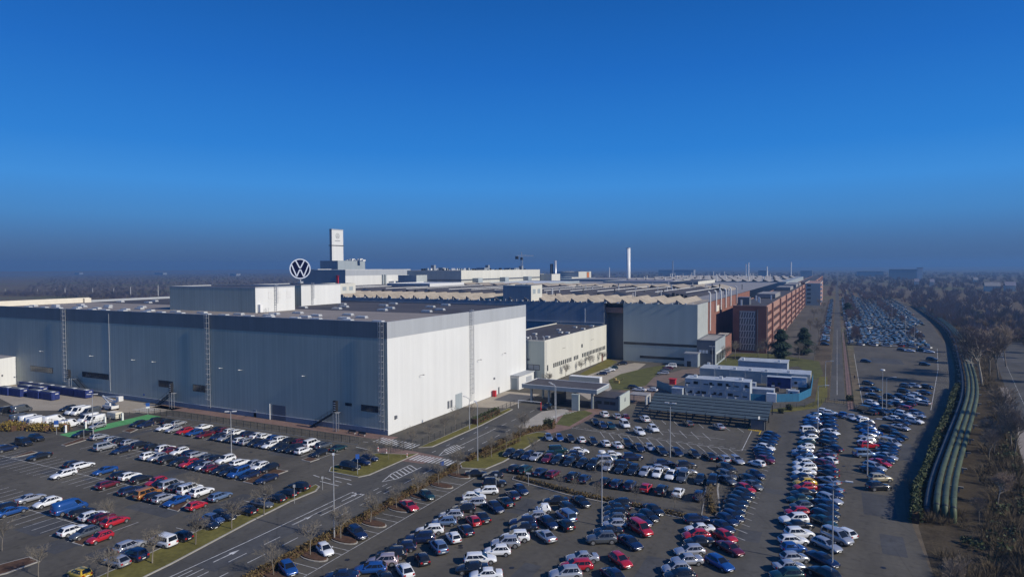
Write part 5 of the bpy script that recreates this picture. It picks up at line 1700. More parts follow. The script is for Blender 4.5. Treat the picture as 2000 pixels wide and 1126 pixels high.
for i, (px, py) in enumerate(((213, 1030), (383, 968), (75, 1126), (4, 1075))):
    x, y = at(px, py)
    plant_tree(YT[i % 3], x, y, 'young_tree', ('slim young tree beside the dark red car in the left car park', 'slim young tree by the white suv and red hatchback', 'pale young tree at the bottom left edge', 'bare bushy tree at the left edge by the blue car')[i], 'tree', None, i, .8)
for i, (px, py) in enumerate(sorted(((1480, 703), (1500, 700), (1590, 705), (1575, 680), (1600, 660), (1583, 645), (1605, 620), (1598, 600), (1418, 705), (1436, 700), (1600, 640), (1590, 625), (1608, 605), (1560, 700)))):
    x, y = at(px, py)
    plant_tree(ST[i % 4], x, y, 'avenue_tree', 'bare tree between the brick offices and the avenue, ' + ordn(i + 1) + ' from the left', 'tree', 'bare trees before the brick offices', i * 1.4, 1.5 + .12 * (i % 4))
# two evergreens
def conifer(px, py, H, rad, label, seed):
    x, y = at(px, py)
    rr = random.Random(seed)
    t = thing('conifer_tree', label, 'tree', (x, y, 0))
    MB().tube((x, y, 0), (x, y, H * .95), .3, .05, 8).build('trunk', 'bark', t)
    mb = MB()
    for k in range(5200):
        u = rr.random() ** .8
        z = H * (.06 + .92 * u)
        rmax = rad * ((1 - u) ** .36) * min(1, .55 + u * 2.2) * (.68 + .30 * math.sin(z * 1.7 + seed * 2) + .22 * math.sin(3 * rr.random() + z)) + .2
        a = rr.random() * 6.283
        q = rmax * rr.uniform(.45, 1.0)
        c = Vector((x + math.cos(a) * q, y + math.sin(a) * q, z - q * .12))
        out = Vector((math.cos(a), math.sin(a), -.25))
        tg = Vector((-math.sin(a), math.cos(a), rr.uniform(-.4, .4)))
        s = rr.uniform(.5, 1.1)
        mb.face([c - tg * s * .4, c + out * s, c + tg * s * .4, c - out * s * .3 + Vector((0, 0, .25 * s))])
    mb.build('crown', 'conifer', t)
conifer(1525, 703, 14.2, 5.0, 'dark bushy conifer standing left of its pair before the brick office', 1)
conifer(1570, 692, 13.0, 4.8, 'dark bushy conifer standing right of its pair, nearer the avenue', 2)
conifer(1656, 612, 10, 5, 'dark green bushy evergreen among the far parked cars', 3)

# woodland east of the pipes
WT = [tree_meshes(200 + i, 13.0 + (i % 3), 7.0, [10, 6, 5, 4], .55, .35, .22, .035, 'twig_wood', 'bark') for i in range(4)]
WT += [tree_meshes(230 + i, 12.0, 6.0, [11, 6, 6, 3], .7, .25, .2, .035, 'twig_red', 'bark_pale') for i in range(2)]
def pipe_x(y):
    for a, b in zip(PATH[:-1], PATH[1:]):
        if a[1] <= y <= b[1]:
            return a[0] + (b[0] - a[0]) * (y - a[1]) / (b[1] - a[1])
    return PATH[-1][0] if y > PATH[-1][1] else PATH[0][0] - (PATH[0][1] - y) * .3
def road_gap(x, y):
    e = 47.4 + (y - 241) * .142
    return e - 2.5 < x < e + 15.5 and 130 < y < 440
rr = random.Random(77)
placed = []
tries = 0
while len(placed) < 298 and tries < 20000:
    tries += 1
    y = 84 + 432 * rr.random() ** 1.3
    px_ = pipe_x(y) if y > 122 else 8.0
    x = px_ + (4.5 if y < 200 else 7.5) + rr.random() ** 1.3 * (60 + y * .35)
    if pipe_x(y) + 9 < x < 90 and 190 < y < 360 and rr.random() < .55: continue
    if road_gap(x, y) or (y < 150 and rr.random() < .15): continue
    if any((x - a) ** 2 + (y - b) ** 2 < (9 if y < 250 else 20) for a, b in placed): continue
    placed.append((x, y))
WL = 'bare brown tree in the woodland beyond the heating pipes'
for i, (x, y) in enumerate(placed):
    s = rr.uniform(.55, 1.05) * (.58 if y < 150 else .72 if y < 205 else 1.0)
    plant_tree(WT[i % 6], x, y, 'woodland_tree', WL, 'tree', 'bare trees in the woodland beyond the pipes', rr.random() * 6.28, s)
for i, (px, py, s) in enumerate(sorted(((1918, 752, 1.75), (1933, 735, 1.55), (1900, 730, 1.3), (1950, 740, 1.5), (1965, 715, 1.4), (1885, 690, 1.25)))):
    x, y = at(px, py)
    plant_tree(WT[4 + i % 2] if i < 3 else WT[i % 4], x, y, 'tall_tree', 'tall pale bare tree above the woods right of the pipes, ' + ordn(i + 1) + ' from the left', 'tree', 'tall bare trees above the woods', i * 1.2, s)


def brush(mb, x, y, h, w, n, rr, z0=0, wid=.06):
    for k in range(n):
        a = rr.random() * 6.283
        q = w * rr.random()
        b = Vector((x + math.cos(a) * q * .5, y + math.sin(a) * q * .5, z0 + h * rr.random() * .35))
        e = Vector((x + math.cos(a) * q * 1.2 + rr.uniform(-.3, .3) * w, y + math.sin(a) * q * 1.2 + rr.uniform(-.3, .3) * w, z0 + h * rr.uniform(.45, 1.0)))
        t_ = Vector((rr.uniform(-1, 1), rr.uniform(-1, 1), 0)) * wid
        mb.face([b - t_, b + t_, e])


mb = MB()
rr = random.Random(31)
for i in range(2400):
    y = 88 + 190 * rr.random() ** 1.4
    x = pipe_x(y) + (6 if y > 120 else -4) + rr.random() * (42 if y > 130 else 34)
    if y < 118: x = 13.5 + rr.random() * 40
    if 110 < y < 124 and x < 20: continue
    if road_gap(x, y): continue
    brush(mb, x, y, rr.uniform(1.0, 2.9), rr.uniform(1.0, 2.2), 80, rr, 0, .04)
for i in range(160):
    y = 84 + 60 * rr.random()
    x = 13 + rr.random() * 6
    if 107 < y < 124: continue
    brush(mb, x, y, rr.uniform(1.0, 2.2), 1.4, 80, rr, 0, .04)
for i in range(1500):
    y = 150 + 330 * rr.random()
    x = pipe_x(y) + 4.5 + rr.random() * 24
    if road_gap(x, y): continue
    brush(mb, x, y, rr.uniform(1.0, 3.0), rr.uniform(1.2, 2.6), 40, rr, 0, .06)
tag(mb.build('undergrowth', 'thicket'), kind='stuff')
mb = MB()
for i in range(190):
    y = 92 + 110 * rr.random()
    x = (pipe_x(y) if y > 120 else 11) + 7 + rr.random() * 28
    if road_gap(x, y): continue
    leaf_box(mb, [(x - .8, y), (x + .8, y)], 1.6, rr.uniform(1, 3.4), 40, .3, rr)
tag(mb.build('evergreen_undergrowth', 'ivy'), kind='stuff')


def far_wood(name, cells, m, seed, n=34, tw=.035):
    rr = random.Random(seed)
    mb = MB()
    for (x, y, h, w) in cells:
        for k in range(n):
            a = rr.random() * 6.283
            q = w * math.sqrt(rr.random())
            zb = h * rr.uniform(.05, .45)
            b = Vector((x + math.cos(a) * q * .4, y + math.sin(a) * q * .4, zb))
            e = Vector((x + math.cos(a) * q, y + math.sin(a) * q, min(h, zb + h * rr.uniform(.2, .6)) * (1 - .25 * (q / w) ** 2)))
            t_ = Vector((1, -.3, 0)) * h * tw
            mb.face([b - t_, b + t_, e])
    return tag(mb.build(name, m), kind='stuff')


cells = []
rr = random.Random(49)
for i in range(520):
    y = 190 + 420 * rr.random()
    x = pipe_x(y) + 8 + rr.random() ** 1.2 * (50 + y * .3)
    if road_gap(x, y) or (44 < x < 66 and 190 < y < 345 and rr.random() < .7): continue
    cells.append((x, y, rr.uniform(7, 14), rr.uniform(2.2, 4.2)))
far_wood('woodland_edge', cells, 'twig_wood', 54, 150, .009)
cells = []
rr = random.Random(50)
for i in range(4600):
    y = 430 + 3800 * rr.random() ** 1.8
    x = (68 if y < 900 else 30) + rr.random() ** 1.2 * (90 + y * .75)
    if y > 980: x = -10 + rr.random() * (120 + y * .75)
    if abs(x) < 4: continue
    s = 1 + y / 2600
    cells.append((x, y, rr.uniform(8, 15), rr.uniform(3, 5.5) * s))
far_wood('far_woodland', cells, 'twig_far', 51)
cells = []
for i in range(6500):
    y = 560 + 3600 * rr.random() ** 1.7
    x0 = -.45 * y - 150 if y > 700 else -480
    x = x0 - rr.random() * y * 1.35
    s = 1 + y / 2200
    cells.append((x, y, rr.uniform(6, 9.5), rr.uniform(3.5, 6) * s))
for i in range(700):
    y = 1500 + 2600 * rr.random()
    x = -.62 * y + rr.random() * y * .62
    cells.append((x, y, rr.uniform(9, 18), rr.uniform(7, 12)))
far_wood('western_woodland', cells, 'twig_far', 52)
cells = []
for i in range(90):
    y = 420 + rr.random() * 560
    x = (12 if i % 2 else 43) + rr.uniform(-4, 4)
    if 470 < y < 560: continue
    cells.append((x, y, rr.uniform(4, 8), 2.6))
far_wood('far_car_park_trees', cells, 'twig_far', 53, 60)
# ------------------------------------------------------------------ cars
PAINT = {}
def paint(key, c, metal=.0, rough=.26):
    m, nt, bs = _nt('paint_' + key)
    bs.inputs['Base Color'].default_value = (*c, 1)
    bs.inputs['Metallic'].default_value = metal
    bs.inputs['Roughness'].default_value = rough
    bs.inputs['Coat Weight'].default_value = .9
    bs.inputs['Coat Roughness'].default_value = .06
    PAINT[key] = m
CN = {}
for k, nm, c, mt in (('W', 'white', (.69, .70, .70), 0), ('S', 'silver', (.42, .43, .45), .45), ('G', 'dark grey', (.10, .11, .12), .35), ('K', 'black', (.010, .011, .013), 0), ('B', 'blue', (.015, .07, .25), .2), ('N', 'navy', (.010, .018, .055), .15), ('R', 'red', (.38, .012, .018), 0), ('D', 'dark red', (.12, .010, .018), .15), ('O', 'orange brown', (.36, .15, .03), .2), ('Y', 'yellow', (.62, .40, .02), 0), ('E', 'dark green', (.012, .04, .04), .2), ('L', 'light blue', (.15, .22, .34), .4), ('T', 'tan', (.42, .37, .25), .2), ('C', 'champagne', (.40, .34, .36), .35)):
    paint(nm.replace(' ', '_'), c, mt)
    CN[k] = nm
M['tyre'] = mat('tyre_rubber', (.014, .014, .015), .85, .1, 3)
M['rim'] = mat('alloy_rim', (.46, .47, .48), .35, .1, 4, metal=.6)
M['lamp_clear'] = mat('headlight_glass', (.62, .64, .66), .15, .05, 3, coat=.5)
M['lamp_red'] = mat('tail_light_red', (.32, .008, .010), .2, .1, 3, coat=.5)
M['plate'] = mat('number_plate', (.70, .70, .66), .5, .05, 3)
M['trim'] = mat('dark_plastic', (.02, .02, .021), .6, .1, 3)

# L, W, H, belt z, hood z at windscreen, nose z, rear base x, roof rear x, roof front x, windscreen base x, tail z, tail end (for saloon deck), wheel r
TYPES = {
    'h': ('hatchback', 4.20, 1.78, 1.46, .94, .95, .70, -1.98, -1.50, .12, .98, .92, .31),
    'e': ('estate car', 4.68, 1.81, 1.48, .94, .95, .70, -2.24, -1.86, .22, 1.06, .95, .32),
    's': ('saloon', 4.72, 1.82, 1.42, .92, .93, .68, -1.68, -.80, .28, 1.10, .98, .32),
    'u': ('suv', 4.48, 1.85, 1.68, 1.06, 1.07, .82, -2.10, -1.68, .15, 1.00, 1.06, .36),
    'v': ('people carrier', 4.80, 1.90, 1.88, 1.08, 1.10, .84, -2.34, -2.12, .62, 1.42, 1.06, .33),
    'c': ('small car', 3.65, 1.65, 1.48, .92, .96, .72, -1.74, -1.34, .10, .90, .92, .29),
    'm': ('tiny two-seater', 2.70, 1.62, 1.54, .95, .98, .78, -1.28, -.95, .22, .86, .95, .29),
    'V': ('panel van', 5.50, 2.02, 2.25, 1.20, 1.25, .95, -2.70, -2.62, 1.15, 2.02, 1.15, .35),
}
TYPES.update({
    '1': ('hatchback', 3.98, 1.72, 1.50, .95, .98, .74, -1.92, -1.36, .16, .98, .94, .30),
    '2': ('estate car', 4.52, 1.78, 1.46, .92, .94, .68, -2.18, -1.62, .10, .98, .93, .31),
    '3': ('saloon', 4.56, 1.76, 1.44, .93, .95, .70, -1.48, -.92, .34, 1.08, 1.00, .31),
    '4': ('suv', 4.66, 1.92, 1.72, 1.10, 1.12, .90, -2.20, -1.86, .05, .94, 1.10, .38),
    '5': ('hatchback', 4.30, 1.80, 1.52, .97, .98, .70, -2.02, -1.30, .06, 1.06, 1.0, .33),
})
VAR = {'h': 'h15', 'e': 'e2', 's': 's3', 'u': 'u4'}
MESH = {}


def ring_body(st, w):
    """half section points for one station (x, ztop, width factor, zbottom)"""
    x, zt, wf, zb = st
    hw = w / 2 * wf
    zs = zb + (zt - zb) * .62
    return [(x, hw * .90, zb), (x, hw * 1.0, zb + .16), (x, hw * 1.0, zs), (x, hw * .955, zb + (zt - zb) * .88), (x, hw * .80, zt), (x, hw * .40, zt + .025)]


def car_meshes(k):
    nm, L, W, H, belt, hood, nose, rb, rt, ft, fb, tail, wr = TYPES[k]
    h = L / 2
    dk = k in 's3'
    st = [(-h, tail * .78, .80, .42), (-h + .07, tail * .95, .93, .26), (-h + .30, tail, .985, .20)]
    if dk: st += [(rb + .05, tail, 1.0, .2)]
    st += [(-h * .35, belt, 1.0, .20), (0, belt, 1.0, .20), (fb - .25, belt * .995, 1.0, .20), (fb, hood, .99, .20), ((fb + h) / 2, (hood * .62 + nose * .38), .975, .20), (h - .30, nose * 1.06, .94, .21), (h - .08, nose * .92, .85, .26), (h, nose * .72, .70, .36)]
    b = MB()
    n0 = []
    for s_ in st:
        P = ring_body(s_, W)
        k0 = len(b.v)
        for p in P: b.v.append(p)
        b.v.append((s_[0], 0, s_[1] + .035))
        for p in reversed(P): b.v.append((p[0], -p[1], p[2]))
        n0.append(k0)
    m_ = 13
    for a, c in zip(n0[:-1], n0[1:]):
        for i in range(m_ - 1):
            b.f.append((a + i, c + i, c + i + 1, a + i + 1)); b.m.append(1 if i in (0, m_ - 2) else 0)
        b.f.append((a + m_ - 1, c + m_ - 1, c, a)); b.m.append(1)
    b.f.append(tuple(n0[0] + i for i in range(m_))); b.m.append(0)
    b.f.append(tuple(n0[-1] + i for i in reversed(range(m_)))); b.m.append(0)
    # cabin shell: rear base / roof / windscreen base, three rings up
    wb, wm, wt = W / 2 * .945, W / 2 * .865, W / 2 * (.70 if k not in 'vV' else .80)
    zb_ = belt - .03
    zr = H
    def cab(u):   # u 0 belt .. 1 roof edge: x rear, x front, half width, z
        return (rb + (rt - rb) * u, fb + (ft - fb) * u, wb + (wt - wb) * (u * .8 + .2 * u * u), zb_ + (zr - .07 - zb_) * u)
    lv = [0, .5, 1.0]
    NX = 5
    g0 = []
    for u in lv:
        xr, xf, hw, z = cab(u)
        k0 = len(b.v)
        for i in range(NX + 1):
            x = xr + (xf - xr) * i / NX
            ww = hw * (1 - .10 * abs(2 * i / NX - 1) ** 3)
            b.v.append((x, ww, z)); b.v.append((x, -ww, z))
        g0.append(k0)
    for a, c in zip(g0[:-1], g0[1:]):
        for i in range(NX):
            b.f.append((a + 2 * i + 2, a + 2 * i, c + 2 * i, c + 2 * i + 2)); b.m.append(0)
            b.f.append((a + 2 * i + 1, a + 2 * i + 3, c + 2 * i + 3, c + 2 * i + 1)); b.m.append(0)
        b.f.append((a, a + 1, c + 1, c)); b.m.append(0)
        b.f.append((a + 2 * NX + 1, a + 2 * NX, c + 2 * NX, c + 2 * NX + 1)); b.m.append(0)
    # roof skin with a crown
    xr, xf, hw, z = cab(1.0)
    k0 = len(b.v)
    for i in range(NX + 1):
        x = xr + .06 + (xf - xr - .12) * i / NX
        cz = zr - .045 * abs(2 * i / NX - 1) ** 2.5
        b.v.append((x, hw * .72, cz - .012)); b.v.append((x, 0, cz + .012)); b.v.append((x, -hw * .72, cz - .012))
    e0 = g0[-1]
    for i in range(NX):
        q, q2 = k0 + 3 * i, k0 + 3 * i + 3
        b.f.append((e0 + 2 * i + 2, e0 + 2 * i, q, q2)); b.m.append(0)
        b.f.append((q2, q, q + 1, q2 + 1)); b.m.append(0)
        b.f.append((q2 + 1, q + 1, q + 2, q2 + 2)); b.m.append(0)
        b.f.append((q2 + 2, q + 2, e0 + 2 * i + 1, e0 + 2 * i + 3)); b.m.append(0)
    b.f.append((e0, e0 + 1, k0 + 2, k0 + 1, k0)); b.m.append(0)
    q = k0 + 3 * NX
    b.f.append((e0 + 2 * NX + 1, e0 + 2 * NX, q, q + 1, q + 2)); b.m.append(0)
    # mirrors, bumper trim, wheel arches
    for s in (-1, 1):
        b.box(fb - .42, fb - .24, s * (W / 2 + .02) - .10 * (s < 0), s * (W / 2 + .02) + .10 * (s > 0), belt + .02, belt + .17, 0)
    b.box(h - .05, h + .015, -W * .30, W * .30, .28, .50, 1)
    b.box(-h - .015, -h + .05, -W * .34, W * .34, .30, .44, 1)
    wx = (h * .62 if k != 'm' else h * .68)
    for x in (-wx, wx):
        for s in (-1, 1):
            b.tube((x, s * (W / 2 - .20), wr), (x, s * (W / 2 + .006), wr), wr + .07, wr + .07, 16, 1)
    body = b.mesh('body', [PAINT['white'], M['trim']], True)
    for p in body.polygons:
        if p.material_index == 1: p.use_smooth = False
    out = {'body': body}
    def quad(u0, u1, f, inset, side, off):
        pass
    g = MB()   # windscreen
    x0, z0 = fb - .05, zb_
    def scr(xb, xt, u0, u1, sgn, yk):
        r0, r1 = u0, u1
        A = []
        for u in (r0, r1):
            xx = xb + (xt - xb) * u
            hw_ = (wb + (wt - wb) * (u * .8 + .2 * u * u)) * .90 - .045
            zz = zb_ + (zr - .07 - zb_) * u
            A.append((xx + sgn * .022, hw_ * yk, zz + .014)); A.append((xx + sgn * .022, -hw_ * yk, zz + .014))
        return [A[0], A[1], A[3], A[2]] if sgn < 0 else [A[1], A[0], A[2], A[3]]
    g.face(scr(fb, ft, .06, .95, 1, .97))
    out['windscreen'] = g.mesh('windscreen', [M['car_glass']])
    g = MB(); g.face(scr(rb, rt, .12, .92, -1, .94))
    out['rear_window'] = g.mesh('rear_window', [M['car_glass']])
    for s, nm_ in ((1, 'side_window'), (-1, 'side_window_r')):
        g = MB()
        spl = [.06, .36, .66, .93] if k not in ('m', 'V') else ([.18, .90] if k == 'm' else [.76, .95])
        if k == 'c': spl = [.08, .46, .92]
        for a, c in zip(spl[:-1], spl[1:]):
            P = []
            for (t_, u) in ((a + .012, .14), (c - .012, .14), (c - .012, .88), (a + .012, .88)):
                xr_, xf_, hw_, z_ = cab(u)
                x = xr_ + (xf_ - xr_) * t_
                ww = hw_ * (1 - .10 * abs(2 * t_ - 1) ** 3) + .014
                P.append((x, s * ww, z_))
            g.face(P if s < 0 else P[::-1])
        out[nm_] = g.mesh('side_window', [M['car_glass']])
    g = MB()
    g.tube((0, -.105, 0), (0, .105, 0), wr, wr, 18, 0)
    g.tube((0, -.112, 0), (0, .112, 0), wr * .66, wr * .66, 14, 1)
    for i in range(5):
        a = 2 * math.pi * i / 5
        for s in (-1, 1):
            g.face([(0, s * .114, 0), (wr * .6 * math.cos(a + .18), s * .114, wr * .6 * math.sin(a + .18)), (wr * .6 * math.cos(a + .62), s * .114, wr * .6 * math.sin(a + .62))], 2)
    out['wheel'] = g.mesh('wheel', [M['tyre'], M['rim'], M['trim']])
    out['wheel_at'] = [(sx_ * wx, sy_ * (W / 2 - .09), wr) for sx_ in (-1, 1) for sy_ in (-1, 1)]
    for s, nm_ in ((1, 'headlight'), (-1, 'headlight_r')):
        g = MB()
        y0, y1 = s * W * .24, s * W * .425
        g.face([(h - .05, y0, nose * .66), (h - .17, y1, nose * .70), (h - .26, y1, nose * .96), (h - .10, y0, nose * .90)][::(-1 if s < 0 else 1)])
        g.v = [(x + .035, y * 1.0, z + .02) for x, y, z in g.v]
        out[nm_] = g.mesh('headlight', [M['lamp_clear']])
        g = MB()
        g.box(-h - .018, -h + .10, min(s * W * .26, s * W * .43), max(s * W * .26, s * W * .43), tail * .66, tail * .90)
        out[nm_.replace('head', 'tail')] = g.mesh('tail_light', [M['lamp_red']])
    g = MB().box(-h - .03, -h - .01, -.26, .26, .52, .64)
    g.box(h + .012, h + .025, -.26, .26, .34, .45)
    out['plate'] = g.mesh('number_plate', [M['plate']])
    # one-piece version for small distant cars
    g = MB()
    def add(me, mi_map, dx=0, dy=0, dz=0):
        k0 = len(g.v)
        g.v += [(v.co.x + dx, v.co.y + dy, v.co.z + dz) for v in me.vertices]
        for p in me.polygons:
            g.f.append(tuple(k0 + i for i in p.vertices)); g.m.append(mi_map[p.material_index])
    add(body, {0: 0, 1: 1})
    for q in ('windscreen', 'rear_window', 'side_window', 'side_window_r'): add(out[q], {0: 2})
    for q in ('headlight', 'headlight_r'): add(out[q], {0: 3})
    for q in ('taillight', 'taillight_r'): add(out[q], {0: 4})
    for w_ in out['wheel_at']: add(out['wheel'], {0: 1, 1: 5, 2: 1}, *w_)
    out['whole'] = g.mesh('parked_car', [PAINT['white'], M['trim'], M['car_glass'], M['lamp_clear'], M['lamp_red'], M['rim']])
    n_b = len(body.polygons)
    for i, p in enumerate(out['whole'].polygons):
        p.use_smooth = i < n_b and p.material_index == 0
    return out


for _k in TYPES:
    MESH[_k] = car_meshes(_k)


def put(me, name, parent, loc=(0, 0, 0)):
    o = bpy.data.objects.new(name, me)
    o.parent = parent
    o.location = loc
    COL.objects.link(o)
    return o


def set_paint(o, key):
    o.material_slots[0].link = 'OBJECT'
    o.material_slots[0].material = PAINT[key]


